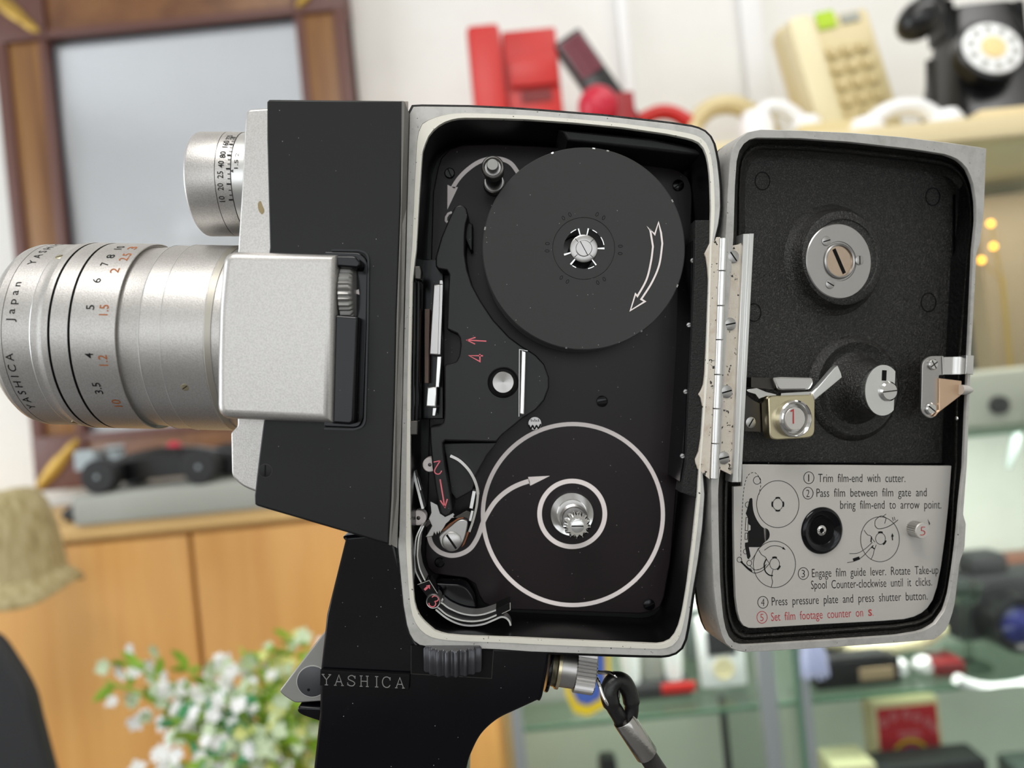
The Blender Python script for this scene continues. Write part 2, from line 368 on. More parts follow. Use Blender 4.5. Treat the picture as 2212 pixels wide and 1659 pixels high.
# ---- take-up spindle
Zc = V(1234.8, 1109, 150)
b = MB(); b.lathe(Zc, VIEW, [(0,51),(12,51),(13,50),(11,36),(16,34)], 64); sp = b.build('take_up_spindle', 'chrome', cine)
b = MB(); b.lathe(Zc, VIEW, [(10,33),(60,32),(64,27),(135,25)], 40); b.build('spindle_shaft', 'steel', sp)
b = MB(); b.lathe(Zc, VIEW, [(126,26),(131,30),(146,30),(150,25),(150,15),(153,15),(153,0)], 96, ridges=13, rdep=5); b.build('spindle_teeth', 'chrome', sp, 20)
b = MB(); c = Zc+VIEW*153*K; b.lathe(c, VIEW, [(0,14.5),(3,14.5),(4,13),(4,0)], 30)
b.add([c+VIEW*4.4*K+(XI*x+ZI*z)*K for x, z in ((-13,-1.3),(13,-1.3),(13,1.3),(-13,1.3))], [(0,1,2,3)], 1); b.build('spindle_pin', ['silver_bright', 'slot'], sp)
# supply spindle under the spool
b = MB(); b.lathe(W(Vector((I(1261, 537, 14).x, 150, I(1261, 537, 14).z))), VIEW, [(0,50),(14,50),(16,30),(134,27),(138,24),(138,0)], 40); ss = b.build('supply_spindle', 'steel', cine)
# ---- guide post at the top
PB = V(1068, 401, 150)
b = MB(); b.lathe(PB, VIEW, [(0,26),(14,26),(16,24),(24,24),(26,19),(120,19)], 40); post = b.build('guide_post', 'steel_dark', cine)
b = MB(); b.lathe(PB, VIEW, [(22,25),(30,25),(32,22)], 40); b.lathe(PB, VIEW, [(118,22),(122,25),(148,25),(152,23),(154,20),(146,17),(146,0)], 40); b.build('post_collar', 'steel', post)
b = MB(); b.lathe(PB, VIEW, [(140,13),(166,13),(169,11.5),(169,0)], 32); b.build('post_pin', 'lever', post)
# ---- raised bridge that guides the film
BR = [(981,449),(987,444),(994.5,442),(1002,444.5),(1008,450),(1011,467),(1006,485),(1004,510),(1004,549),(1009,581),(1020,615.6),(1038.6,650),(1066,691),(1100.5,728),(1128,748),(1140,755),(1158,767),(1176,787),(1186,815),(1186,838),(1176,865),(1158,886),(1137,899.6),
      (1131,903),(1109,921),(1087,938.6),(1072,955),(962,952),(957,957),(957,972),(961.5,1010),(970,1053.6),(977.8,1100),(972,1112),(961.5,1116),(951.7,1110),(942,1064),(934,1010),(929,956),(928,926),(930,922),(950,919),(957,913),(959,900),(959.6,876.7),(959.6,792),(963,787),(978,785),(986,780),
      (992,768),(995,745),(993,730),(987,721),(965,710.6),(966,690),(967.6,631.6),(970,592.7),(965,584),(946,581),(941,575),(940.5,556),(953,512.5),(968.5,475.6)]
b = MB(); b.prism(BR, 62, 150, 3.5); bridge = b.build('film_bridge', 'bridge', cine)
b = MB(); b.prism([(957,957),(1073,956),(1052,985),(1030,1024),(1022,1060),(985,1080),(973,1064),(966,1010)], 96, 150, 3); b.build('bridge_web', 'bridge', bridge)
b = MB(); b.prism([(997,470),(1009,478),(1021,484),(1021,540),(1016,542),(1006,520)], 110, 150, 3); b.build('tip_fin', 'bridge', bridge)
g = vd(61.4)
b = MB(); b.strip(cv(cF, [(832,860),(652,850)]), 2.6, g); b.strip(cv(cF, [(730,824),(646,850),(726,887)]), 2.6, g); b.build('step_arrow', 'pink', bridge)
b = MB(); b.strip(cv(cF, [(800,998),(669,996),(772,1053),(771,981)]), 3.0, g); b.build('step_number', 'pink', bridge)
b = MB(); b.strip(cv(cG, [(510,715),(556,992)]), 3.0, g); b.strip(cv(cG, [(512,925),(558,996),(582,912)]), 3.0, g); b.build('step_arrow', 'pink', bridge)
b = MB(); b.strip(spl(cv(cG, [(445,545),(512,530)]))+spl(cv(cG, [(512,530),(465,605),(455,640),(475,662),(505,660),(526,630)])), 2.4, g); b.build('step_number', 'pink', bridge)
b = MB(); b.lathe(V(1086.8,826,62), VIEW, [(0.5,35),(2,33),(0.6,30)], 48, 1); b.lathe(V(1086.8,826,61), VIEW, [(0,30),(0.5,30),(0.5,26)], 40, 1); b.lathe(V(1086.8,826,61), VIEW, [(0,24),(8,24),(9,23),(5.5,0)], 48, 0)
b.build('advance_button', ['steel', 'slot'], bridge, 20)
b = MB(); b.prism(rnd([(1126,756),(1137,758),(1133,897),(1122,895)], 4), 50, 70, 3); b.build('roller_bar', 'chrome', bridge)
b = MB(); b.strip([(1121,900),(1122,755),(1140,758)], 1.6, g); b.build('bar_edge', 'steel', bridge)
# ---- film gate
b = MB(); b.prism([(893,560),(958,560),(958,905),(890,905)], 120, 160, 2)
gate = b.build('film_gate', 'gloss', cine)
b = MB(); b.prism(cv(cF, [(332,322),(428,326),(402,992),(291,988)]), 66, 90, 3); b.prism(cv(cF, [(392,326),(424,326),(400,985),(372,985)]), 63, 70, 1)
b.prism(cv(cF, [(390,285),(420,285),(425,325),(388,322)]), 70, 90, 1); b.build('pressure_plate', 'steel', gate)
b = MB(); b.prism(cv(cF, [(366,1003),(408,1003),(388,1296),(350,1296)]), 70, 90, 1.5); b.prism(cv(cF, [(273,1294),(365,1290),(358,1482),(258,1478)]), 64, 84, 3); b.prism(cv(cF, [(326,1488),(362,1488),(350,1565),(320,1565)]), 70, 90, 1); b.build('gate_spring', 'silver_bright', gate)
b = MB(); b.prism(cv(cF, [(250,556),(298,556),(284,1255),(248,1255)]), 80, 110, 1.5); b.build('gate_felt', mat('felt_brown', (112, 94, 84), 0, 0.8, bump=(3000, 1, 0.0001)), gate)
b = MB(); b.prism(cv(cF, [(148,300),(165,300),(150,1610),(128,1610)]), 10, 90, 1); b.prism(cv(cF, [(180,290),(205,290),(185,1610),(160,1610)]), 30, 90, 1); b.build('gate_rail', 'chamber', gate)
for pts in (cv(cF, [(150,150),(210,150),(220,200),(215,280),(155,275)]), cv(cG, [(190,132),(290,132),(286,276),(196,278)])):
    b = MB(); b.prism(rnd(pts, 3), 2, 40, 2.5); b.build('rail_clip', 'steel_dark', gate)
# ---- lower film guide: chrome wall, toothed plate, rollers, pivot
b = MB(); b.bar(spl(cv(cG, [(612,482),(700,528),(785,610),(845,705),(878,800),(886,870)])), 6, 70, 150); b.bar(spl(cv(cG, [(886,870),(872,990),(838,1130),(800,1240)])), 5, 84, 150)
guide = b.build('guide_wall', 'chrome', cine)
b = MB(); b.bar(cv(cG, [(850,835),(818,1005)]), 7, 64, 100, 0); b.bar(cv(cG, [(832,1030),(808,1130)]), 5, 70, 100, 0); b.build('wall_spring', 'silver_bright', guide)
TP = cv(cG, [(412,938),(485,970),(512,1055),(560,1088),(640,1050),(655,1072),(640,1085),(655,1098),(625,1105),(600,1135),(570,1160),(545,1205),(525,1230),(515,1262),(505,1232),(497,1268),(480,1240),(470,1276),(452,1245),(440,1280),(400,1290),(362,1292),(385,1260),(428,1180),(395,1110),(420,1050)])
b = MB(); b.prism(TP, 92, 98, 1.2); b.build('toothed_plate', 'steel', guide)
for (x, y, r) in ((295,1100,80), (408,570,76)):
    c = cG(x, y); b = MB(); b.lathe(V(*c, 84), VIEW, [(-30,r/4.6),(0,r/4.6),(2,r/4.6-1.5),(2,r/9.4)], 36, 0); b.lathe(V(*c, 84), VIEW, [(-5,r/8.4),(1.5,r/8.8),(2.5,0)], 24, 1)
    b.build('film_roller', ['white', 'steel_dark'], guide)
b = MB(); b.bar(cv(cG, [(222,560),(338,1010)]), 5.5, 60, 100); b.bar(cv(cG, [(280,700),(315,825)]), 3, 80, 110); b.build('guide_strut', 'silver_bright', guide)
b = MB(); b.prism(cv(cG, [(525,1235),(600,1160),(690,1105),(745,1098),(722,1118),(560,1220)]), 90, 96, .6); b.prism(cv(cG, [(775,1245),(800,1240),(752,1365),(722,1395),(762,1300)]), 84, 96, .6); b.build('fibre_leaf', 'tan', guide)
b = MB(); b.prism(spl(cv(cG, [(500,1310),(512,1270),(600,1195),(700,1122),(782,1138),(768,1260),(735,1350),(690,1405),(640,1432),(580,1422),(525,1385)]), True, 5), 74, 90, 2.5); b.build('pivot_lug', 'steel', guide)
screw('pivot_screw', guide, V(*cG(625,1332), 73), VIEW, 22, 6, -1.06, 'steel', 'slot')
b = MB(); b.prism(cv(cG, [(650,1095),(770,1030),(815,1040),(812,1130),(690,1110)]), 98, 110, 1); b.prism(cv(cG, [(345,1140),(410,1110),(425,1150),(370,1200)]), 100, 120, 1); b.build('guide_bracket', 'steel_dark', guide)
# ---- curved film guide lever
cap_c = cH(532, 542)
b = MB(); b.bar(spl([cG(322,1185), cG(272,1300), cG(258,1450), cH(305,40), cH(322,190), cH(388,325)]), 3, 40, 90); b.bar(spl([cG(345,1180), cG(300,1290), cG(285,1440), cH(345,40), cH(372,170), cH(432,300)]), 3, 40, 90)
b.bar(spl(cv(cH, [(600,560),(640,572),(720,630),(860,690),(1000,714),(1130,702),(1282,652)])), 3.4, 40, 84); b.bar(spl(cv(cH, [(560,610),(600,632),(700,712),(850,770),(1000,787),(1150,765),(1290,710)])), 3.4, 40, 84)
b.bar(spl(cv(cH, [(560,645),(680,742),(820,812),(960,838),(1120,822),(1250,772),(1340,735),(1400,748),(1440,790),(1455,840)])), 4, 46, 80)
lever = b.build('guide_lever', 'silver_bright', cine)
b = MB(); b.prism(cv(cH, [(342,348),(482,296),(580,452),(455,500)]), 36, 84, 1.2); b.strip(cv(cH, [(342,348),(482,296),(580,452)]), 1.4, vd(35.5), m=1); b.build('lever_block', ['gloss', 'chrome'], lever)
b = MB(); b.strip(cv(cH, [(425,412),(468,372)]), 5, vd(35.3)); b.poly(cv(cH, [(445,358),(492,350),(490,402)]), vd(35.3)); b.build('lever_arrow', 'pink', lever)
b = MB(); b.lathe(V(*cap_c, 36), VIEW, [(-40,16.5),(4,16.5),(6,15),(5.5,13.6),(0,13)], 36, 0); b.lathe(V(*cap_c, 36), VIEW, [(0,14),(5,14),(5,0)], 36, 1); b.build('number_cap', ['steel', 'gloss'], lever)
b = MB(); b.strip(spl(cv(cH, [(515,500),(540,482),(575,490),(592,515),(580,540),(548,548)]))+spl(cv(cH, [(548,548),(560,575),(545,605),(515,612),(485,595),(478,565)])), 2.1, vd(30.4)); b.build('step_number', 'pink', lever)
b = MB(); b.prism(cv(cH, [(640,505),(655,528),(640,560),(615,545)]), 34, 60, 1); b.build('lever_stop', 'steel', lever)
b = MB(); b.prism(cv(cH, [(1278,640),(1450,560),(1452,648),(1390,690),(1290,738)]), 34, 84, 1); b.strip(cv(cH, [(1449,562),(1450,648),(1350,695)]), 1.6, vd(33.5), m=1); b.build('lever_end', ['slot', 'chrome'], lever)
# black raised corner inside the chamber
b = MB(); b.prism(spl(cv(cH, [(545,342),(700,340),(860,352),(945,400),(1005,490),(1030,560),(1042,672),(900,668),(720,600),(600,470)]), True, 4), 92, 165, 4); b.build('corner_boss', 'gloss', chamber)
# right hand wall of the chamber, its row of small screws, and the black light seal
b = MB(); b.bar([(1497,520),(1492,730),(1482,900),(1471,1040)], 5, 20, 150); b.build('seal_rail', 'gloss', chamber)
for x, y in ((1496,563),(1488,702),(1481,846),(1474,985)): screw('rail_screw', chamber, V(x, y, 22), VIEW, 5.5, 3, 0.3, 'steel', 'slot')
SE = [(1502,475),(1533,475),(1533,525),(1524,549),(1530,614),(1526,730),(1522,807),(1512,853),(1521,896),(1513,950),(1502,992),(1507,1012),(1505,1076),(1471,1064),(1475,1040),(1482,1000),(1488,846),(1494,730),(1500,595)]
b = MB(); b.prism([(p[0], p[1]) for p in SE], 4, 60, 3); b.build('light_seal', 'flock', chamber)
# ---- hinge
jag = [(1534,524),(1545,520),(1548,512),(1556,512),(1533,1036),(1507,1013),(1503,1000),(1502,992),(1510,975),(1513,950),(1518,925),(1521,896),(1514,860),(1509,852),(1515,842),(1520,830),(1522,807),(1524,770),(1526,730),(1528,670),(1531,614),(1529,580),(1525,556),(1522,548),(1526,540)]
b = MB(); b.prism(jag, -1, 14, 1); hinge = b.build('hinge', 'cream', cine, label='corroded body leaf of the long door hinge')
hy = [514, 585.4, 660.6, 734, 809, 882.5, 957.7, 1034]
def hx(y): return 1562-(y-510)*0.0375
for i in range(7):
    y0, y1 = hy[i]+1, hy[i+1]-0.6; a = V(hx(y0), y0, 0); c = V(hx(y1), y1, 0); l = (c-a).length/K
    b = MB(); b.lathe(a, (c-a), [(0,7.8),(0.8,8.8),(l-0.8,8.8),(l,7.8)], 24); b.build('hinge_knuckle', 'silver_bright', hinge)
# ---- black side panel
PAN = [(581,214),(872,217),(866,440),(857,680),(853,867),(846,1075),(841,1174),(838,1177),(556,1094),(550,1090),(549,1070),(557,1000),(567,922),(570,900),(560,700),(582,534),(576,300),(576,219)]
b = MB(); b.prism(PAN, -70, 90, 5, seg=4); panel = b.build('side_panel', 'panel', cine)
b = MB()
b.prism([(868,218),(874,219),(860,700),(850,1080),(844,1178),(840,1177),(846,1075),(853,867),(857,680),(866,440)], -70, 20, 0); 
b.build('panel_edge', mat('panel_edge_grey', (112, 109, 104), 0.3, 0.5), panel)
b = MB()
def chamf(y, x0, x1): return [V(x0, y, -66), V(x1, y, -3)]
rows = [(219,874,882),(440,868,878),(680,860,872),(867,856,869),(1075,848,862),(1176,845,858)]
A = [V(x0, y, -66) for y, x0, x1 in rows]; B2 = [V(x1, y+(y > 1100)*8, -3) for y, x0, x1 in rows]; n = len(rows)
b.add(A+B2, [(i, i+1, n+i+1, n+i) for i in range(n-1)]); b.build('panel_chamfer', 'rim', panel)
screw('panel_screw', panel, V(*cC(346,1287), -70), VIEW, 13.5, 1.2, 1.45, 'panel', 'slot')
b = MB(); b.strip(circ(*cC(346,1287), 14, 14, 40), 1.3, vd(-70.4), True); b.build('screw_rim', 'steel_dark', panel)
# ---- silver front plate behind the panel
b = MB(); b.prism(rnd([(533,236),(590,232),(595,560),(596,1068),(560,1066),(524,1052),(500,1030),(498,935),(512,920),(512,560),(522,400),(529,262)], [10,2,2,2,8,14,12,4,4,4,6,6]), -62, 260, 5, seg=3)
fplate = b.build('front_plate', 'silver', cine)
b = MB(); b.poly(spl([(557,440),(563,434),(567,444),(571,455),(566,463),(559,455)], True, 4), vd(-62.4)); b.build('paint_chip', mat('bare_brass', (150, 134, 100), .5, .5), fplate)
# ---- silver lens housing with black control box
b = MB(); b.prism(rnd([(480,540),(726,548),(717,914),(465,904),(465,780),(468,660)], [30,0,0,30,30,40]), -134, 60, 20, seg=7); house = b.build('lens_housing', 'silver', cine)
b = MB(); b.prism(rnd([(700,543),(778,545),(795,562),(792,700),(785,905),(776,925),(700,922)], [4,14,14,10,10,14,4]), -74, 0, 3); b.bar(rnd([(716,540),(775,541),(796,548),(794,700),(788,920),(765,928),(700,926)], [0,0,18,6,18,6,0]), 4, -75, -20); b.build('control_well', 'gloss', house)
b = MB(); b.prism(rnd([(722,679),(774,683),(772,720),(765,912),(757,918),(716,915)], [3,8,8,10,6,3]), -120, 0, 6); b.build('control_box', 'gloss', house)
b = MB(); b.prism(rnd([(724,551),(768,552),(781,565),(775,580),(726,576)], [2,8,10,6,2]), -120, 0, 5); b.build('control_top', 'gloss', house)
q_ = I(727, 628, -126); wc = W(Vector((q_.x, -64, q_.z))); b = MB(); b.lathe(wc, XI, [(0,58),(2,62),(22,62),(27,57),(29,50),(29,0)], 120, ridges=34, rdep=4.5); b.build('speed_wheel', 'lever', house, 40)
b = MB(); b.poly(cv(cC, [(826,288),(868,272),(872,302)]), vd(-76)); b.build('index_mark', 'white', house)
# ---- taking lens
LZ = 84.0
def lens_y(px): return 723+(px-100)*0.021
ax0 = I(100, lens_y(100), LZ); ax1 = I(450, lens_y(450), LZ); AX = (ax0-ax1).normalized()
def Xat(px, R_): return (px-1106.0)*(F+LZ-R_)/F
def axp(X): t = (X-ax1.x)/AX.x; return ax1+AX*t
def lens_ring(name, prof, mt, parent, seg=96, ridges=0, rdep=0.0):
    b = MB(); base = axp(Xat(455, 200)); prof2 = [((Xat(px, r)-base.x)/AX.x, r) for px, r in prof]
    b.lathe(W(base), rot(AX), prof2, seg, 0, ridges=ridges, rdep=rdep); return b.build(name, mt, parent, 7)
lens = lens_ring('lens_barrel', [(500,150),(500,204),(455,204),(453,206),(438.5,208),(437,208.5),(344,208.5),(343,206),(298,206),(296.5,203.5),(262,200),(240,200)], 'silver', cine)
lens_ring('focus_ring', [(246,190),(247,205),(249,207),(247,208.5),(150.5,208.5),(150,203),(145.5,203),(145,208.5),(107,208.5),(106.5,203),(102,203),(101.5,208.5),(92,208.5),(88,208.2),(84,207.3),(80,206),(76,205.2),(72,204.9),(64,204.6),(62.5,203.4),(3.2,203),(2.5,202),(1.8,203),(-14,202.5),(-22,199),(-27,190),(-13.5,172),(10,166),(112,10)], 'silver', lens)
for m_ in (147.8, 104.2):
    lens_ring('grip_groove', [(m_+2.7,203),(m_+2.6,206.5),(m_-2.6,206.5),(m_-2.7,203)], 'slot', lens)
lens_ring('front_line', [(2.9,202),(2.8,203.2),(2.0,203.2),(1.9,202)], 'steel_dark', lens)
lens_ring('bright_edge', [(64.4,203),(64.2,204.9),(62.6,204.3),(62.4,203)], 'silver_bright', lens)
lens_ring('bright_edge', [(345,207),(344.8,208.9),(343.2,208.7),(343,206)], 'silver_bright', lens)
lens_ring('bright_edge', [(299.2,205),(299,206.6),(297.2,206.2),(297,203)], 'silver_bright', lens)
lens_ring('rear_band', [(455,203),(454,206.2),(440,209.2),(439,208)], mat('dull_band', (178, 174, 164), .8, .45), lens)
b = MB(); b.lathe(W(axp(Xat(10, 160))), rot(AX), [(0,165),(12,120),(18,0)], 64); b.build('front_glass', mat('coated_glass', (30, 28, 44), 0, 0.03, coat=1.0), lens)
def phi_of(py, px, R_):                                  # angle on the barrel whose projection falls on row py
    lo, hi = -1.45, 1.45
    for _ in range(40):
        mid_ = (lo+hi)/2; c_ = axp(Xat(px, R_)); z = c_.z+R_*math.sin(mid_); zz = F+LZ-R_*math.cos(mid_)
        y = 829.5-z*F/zz
        if y > py: lo = mid_
        else: hi = mid_
    return (lo+hi)/2
def lens_text(b, s, px_ref, py_ref, py0, py1, h, R_, m=0, off=-0.012):
    """letters run up the barrel; px_ref,py_ref: one point on the baseline; py0..py1 rows where the text starts and ends; h cap height in units"""
    a0, a1 = phi_of(py0, px_ref, R_), phi_of(py1, px_ref, R_); ar = phi_of(py_ref, px_ref, R_)
    X0 = (px_ref-1106.0)*(F+LZ-R_*math.cos(ar))/F
    vs, fs, _ = glyphs(s, off); out = []
    for x, y in vs:
        a = a0+(a1-a0)*x; c_ = axp(X0-y*h); r = R_+0.5
        out.append(W(Vector((c_.x, c_.y-r*math.cos(a), c_.z+r*math.sin(a)))))
    b.add(out, fs, m)
def tA(b, s, x, y, y0, y1, h, R_=208.5, m=0, off=0.004):
    p_ = cA(x, y); lens_text(b, s, p_[0], p_[1], cA(0, y0)[1], cA(0, y1)[1], h, R_, m, off)
b = MB(); tA(b, 'J a p a n', 102, 690, 716, 430, 16, 203); tA(b, 'Y A S H I C A', 125, 1080, 1338, 940, 16, 203); tA(b, 'Y A S H I C A', 176, 450, 306, 150, 16, 203); b.build('front_lettering', 'ink', lens)
b = MB()
for s, x, y, y0, y1 in (('10', 882, 190, 200, 178), ('8', 822, 248, 262, 237), ('7', 780, 300, 314, 292), ('6', 723, 418, 436, 404), ('5', 676, 610, 628, 594), ('4', 668, 958, 976, 938), ('3.5', 726, 1190, 1232, 1152)):
    tA(b, s, x, y, y0, y1, 16.5)
b.build('metre_scale', 'ink', lens)
b = MB()
for s, x, y, y0, y1 in (('3', 980, 190, 200, 182), ('2.5', 930, 250, 280, 228), ('2', 855, 345, 366, 332), ('1.5', 776, 630, 668, 592), ('1.2', 770, 990, 1030, 952), ('10', 868, 1300, 1325, 1275)):
    tA(b, s, x, y, y0, y1, 18)
b.build('feet_scale', 'orange', lens)
def lens_screw(x, y, R_):
    px, py = cA(x, y); a = phi_of(py, px, R_); X0 = (px-1106.0)*(F+LZ-R_*math.cos(a))/F; c_ = axp(X0)
    nrm = Vector((0, -math.cos(a), math.sin(a))); screw('barrel_screw', lens, W(c_+nrm*(R_-1.0)), rot(nrm), 8.2, 1.8, 0.5, 'brass', 'slot')
lens_screw(425, 250, 206); lens_screw(1325, 1185, 208.5); lens_screw(540, 1441, 206)
# ---- exposure dial
DZ = 55.0
DC = I(460, 399.5, DZ)
def dX(px, R_): return (px-1106.0)*(F+DZ-R_)/F
def dial_ring(name, prof, mt, parent, seg=96):
    b = MB(); p2 = [(-(dX(px, r)-DC.x), r) for px, r in prof]; b.lathe(W(DC), rot(Vector((-1, 0, 0))), p2, seg); return b.build(name, mt, parent, 20)
dial = dial_ring('exposure_dial', [(497.5,100),(497,112),(463.8,113),(463.4,111.5),(462.6,111.5),(462.2,113),(401,113),(398,112),(396,109),(405.5,90),(408.5,88),(444,5)], 'silver', cine)
dial_ring('dial_line', [(464,111),(463.9,112.6),(462.1,112.6),(462,111)], 'steel_dark', dial)
dial_ring('index_ring', [(560,90),(560,110),(499,110.5),(498,109),(497.5,98)], 'silver_bright', dial)
def dphi(py, R_):
    lo, hi = -1.5, 1.5
    for _ in range(40):
        m_ = (lo+hi)/2; y = 829.5-(DC.z+R_*math.sin(m_))*F/(F+DZ-R_*math.cos(m_))
        if y > py: lo = m_
        else: hi = m_
    return (lo+hi)/2
def dpt(X, a, r): return W(Vector((X, DZ-r*math.cos(a), DC.z+r*math.sin(a))))
def tB(b, s, x, y, y0, y1, h, R_=113, m=0):
    px, py = cB(x, y); a0, a1 = dphi(cB(0, y0)[1], R_), dphi(cB(0, y1)[1], R_); ar = dphi(py, R_); X0 = (px-1106.0)*(F+DZ-R_*math.cos(ar))/F
    vs, fs, _ = glyphs(s, 0.006); b.add([dpt(X0-y_*h, a0+(a1-a0)*x_, R_+0.5) for x_, y_ in vs], fs, m)
b = MB()
for s, x, y, y0, y1 in (('10', 417, 830, 850, 808), ('20', 406, 742, 768, 716), ('25', 404, 655, 682, 630), ('40', 409, 580, 604, 556), ('80', 422, 510, 533, 488), ('160', 443, 435, 458, 412), ('320', 468, 388, 402, 374)):
    tB(b, s, x, y, y0, y1, 12)
ys = [835, 802, 766, 722, 684, 650, 612, 578, 546, 514, 487, 460, 437, 416, 400, 388]
X1 = dX(497, 113)
for i, y in enumerate(ys):
    a = dphi(cB(0, y)[1], 113); ln = 8.5 if i % 3 == 0 else 5.5; hw = 0.9/113 if i % 3 else 1.5/113
    b.add([dpt(X1, a-hw, 113.5), dpt(X1, a+hw, 113.5), dpt(X1-ln, a+hw, 113.5), dpt(X1-ln, a-hw, 113.5)], [(0, 1, 2, 3)])
b.build('speed_scale', 'ink', dial)
b = MB(); tB(b, '1.5 2', 512, 570, 612, 500, 8, 110.5); a0, a1 = dphi(cB(0, 640)[1], 110.5), dphi(cB(0, 618)[1], 110.5); X2 = dX(504, 110)
b.add([dpt(X2, a0, 111), dpt(X2, a1, 111), dpt(X2-8, (a0+a1)/2, 111)], [(0, 1, 2)]); b.build('index_lettering', 'steel_dark', dial)
# ---- pistol grip
GR = rnd([(733,1159),(850,1148),(866,1240),(880,1350),(905,1392),(1192,1404),(1188,1416),(1182,1453),(1171,1509),(1165,1518.5)], [15,0,0,0,0,0,0,4,6,6])+spl([(1112,1537),(1074,1556),(1040,1587),(1018,1628),(1008.5,1659),(1000,1720),(996,1900)])+[(665,1900),(677,1659),(689.5,1543),(691,1485),(692.6,1440),(705,1328)]
b = MB(); b.prism(GR, 8, 330, 8, seg=4); grip = b.build('pistol_grip', 'gloss', cine)
b = MB(); b.prism([(692,1448),(885,1457.5),(883,1491),(691,1481)], -3, 12, 1); b.build('name_plate', 'slot', grip)
f_ = vd(-3.6); b = MB()
def stroke(pts, x0, w_, y0=0.0):                          # letter box: x0..x0+w_ along the plate
    P0, P1 = cN(372, 1084), cN(945, 1108)
    def mp(u, v):
        X = x0+u*w_; return (P0[0]+(P1[0]-P0[0])*X, P0[1]+(P1[1]-P0[1])*X-v*22.5)
    b.strip([mp(u, v) for u, v in pts], 1.8, f_)
lw = 0.098
xs_ = [0.0, 0.15, 0.30, 0.455, 0.625, 0.72, 0.885]
for s in ([(0,1),(.5,.5),(1,1)], [(.5,.5),(.5,0)], [(.3,0),(.7,0)], [(-.08,1),(.25,1)], [(.75,1),(1.08,1)]): stroke(s, xs_[0], lw)
for xa in (xs_[1], xs_[6]):
    for s in ([(.05,0),(.5,1),(.95,0)], [(.25,.35),(.75,.35)], [(-.1,0),(.22,0)], [(.78,0),(1.1,0)]): stroke(s, xa, lw)
stroke(spl([(.95,.78),(.75,.96),(.45,1),(.15,.85),(.15,.65),(.45,.52),(.75,.42),(.92,.25),(.75,.05),(.45,0),(.15,.08),(.05,.25)]), xs_[2], lw); stroke([(.95,.7),(.95,.98)], xs_[2], lw); stroke([(.05,.05),(.05,.32)], xs_[2], lw)
for s in ([(.12,0),(.12,1)], [(.88,0),(.88,1)], [(.12,.5),(.88,.5)], [(-.05,0),(.3,0)], [(.7,0),(1.05,0)], [(-.05,1),(.3,1)], [(.7,1),(1.05,1)]): stroke(s, xs_[3], lw)
for s in ([(.3,0),(.3,1)], [(.1,0),(.5,0)], [(.1,1),(.5,1)]): stroke(s, xs_[4], lw)
stroke(spl([(.98,.78),(.8,.95),(.5,1),(.2,.88),(.05,.6),(.05,.4),(.2,.12),(.5,0),(.8,.05),(.98,.24)]), xs_[5], lw); stroke([(.98,.68),(.98,.98)], xs_[5], lw)
b.build('name_lettering', 'lever', grip)
b = MB(); b.prism([(888,1394),(1066,1404),(1062,1466),(888,1456)], 5.2, 20, 0, 0); b.strip([(888,1394),(888,1455.5),(1062,1465.5),(1066,1404)], 1.6, vd(5.0), m=1); b.build('wheel_window', ['slot', 'steel_dark'], grip)
wc = V(975, 1428, 60); b = MB(); q_ = I(976, 1460, -30); b.lathe(W(Vector((q_.x, 32, q_.z))), ZI, [(-4,60),(-2,70),(3,74),(50,74),(54,70)], 220, ridges=22, rdep=9); b.build('counter_wheel', mat('wheel_black', (62, 62, 66), 0.4, 0.26), grip, 60)
b = MB(); b.prism(rnd([(712,1352),(603,1493),(612,1503),(637,1519),(712,1514)], [0,6,10,8,0]), 50, 210, 3); trig = b.build('trigger_lever', 'lever', grip)
b = MB(); b.lathe(V(675, 1471.5, 50), VIEW, [(0,35.5),(1.2,35.5),(1.2,33.5)], 48, 1); b.lathe(V(675, 1471.5, 50), VIEW, [(0,33.5),(2.5,33.5),(3,32.5),(3,0)], 48, 0); b.poly(circ(*cN(277,1120), 3.2, n=16), vd(46.5), 2); b.build('trigger_disc', ['blacklever', 'silver_bright', 'slot'], grip)
b = MB(); b.prism(rnd([(643,1526),(700,1529),(700,1562),(652,1546),(641,1538)], [8,0,0,8,8]), 40, 200, 5); b.build('trigger', 'gloss', grip)
# ---- strap knob beneath the body
kd = 78; kx = rot(Vector((math.cos(math.radians(9)), 0, -math.sin(math.radians(9)))))
kc = V(*cO(540, 262), kd)
b = MB(); b.lathe(kc, kx, [(-16,58),(-11,60),(-8,58)], 48, 1); b.lathe(kc, kx, [(-8,44),(2,46),(6,50),(13,50),(14,46)], 48, 2); b.lathe(kc, kx, [(13,44),(48,44),(48,30)], 48, 0)
knob = b.build('tripod_knob', ['steel', 'gloss', 'brass'], cine)
b = MB(); b.lathe(kc, kx, [(46,44),(48,51),(90,51),(92,48),(92,0)], 160, ridges=40, rdep=4); b.build('knurled_grip', 'steel', knob, 40)
b = MB(); w_ = [kc+kx*90*K]+[V(*cO(x, y), d) for x, y, d in ((1000,335,70),(1060,335,62),(1110,345,52),(1150,375,44),(1172,420,44),(1180,500,60),(1170,600,62),(1140,660,50),(1100,672,36),(1060,630,30),(1020,550,34),(990,460,40),(960,392,52))]+[kc+kx*88*K-ZI*18*K]
b.tube(spl([tuple(v) for v in w_], n=5), 4.2, 10); b.build('wire_ring', 'chrome', knob)
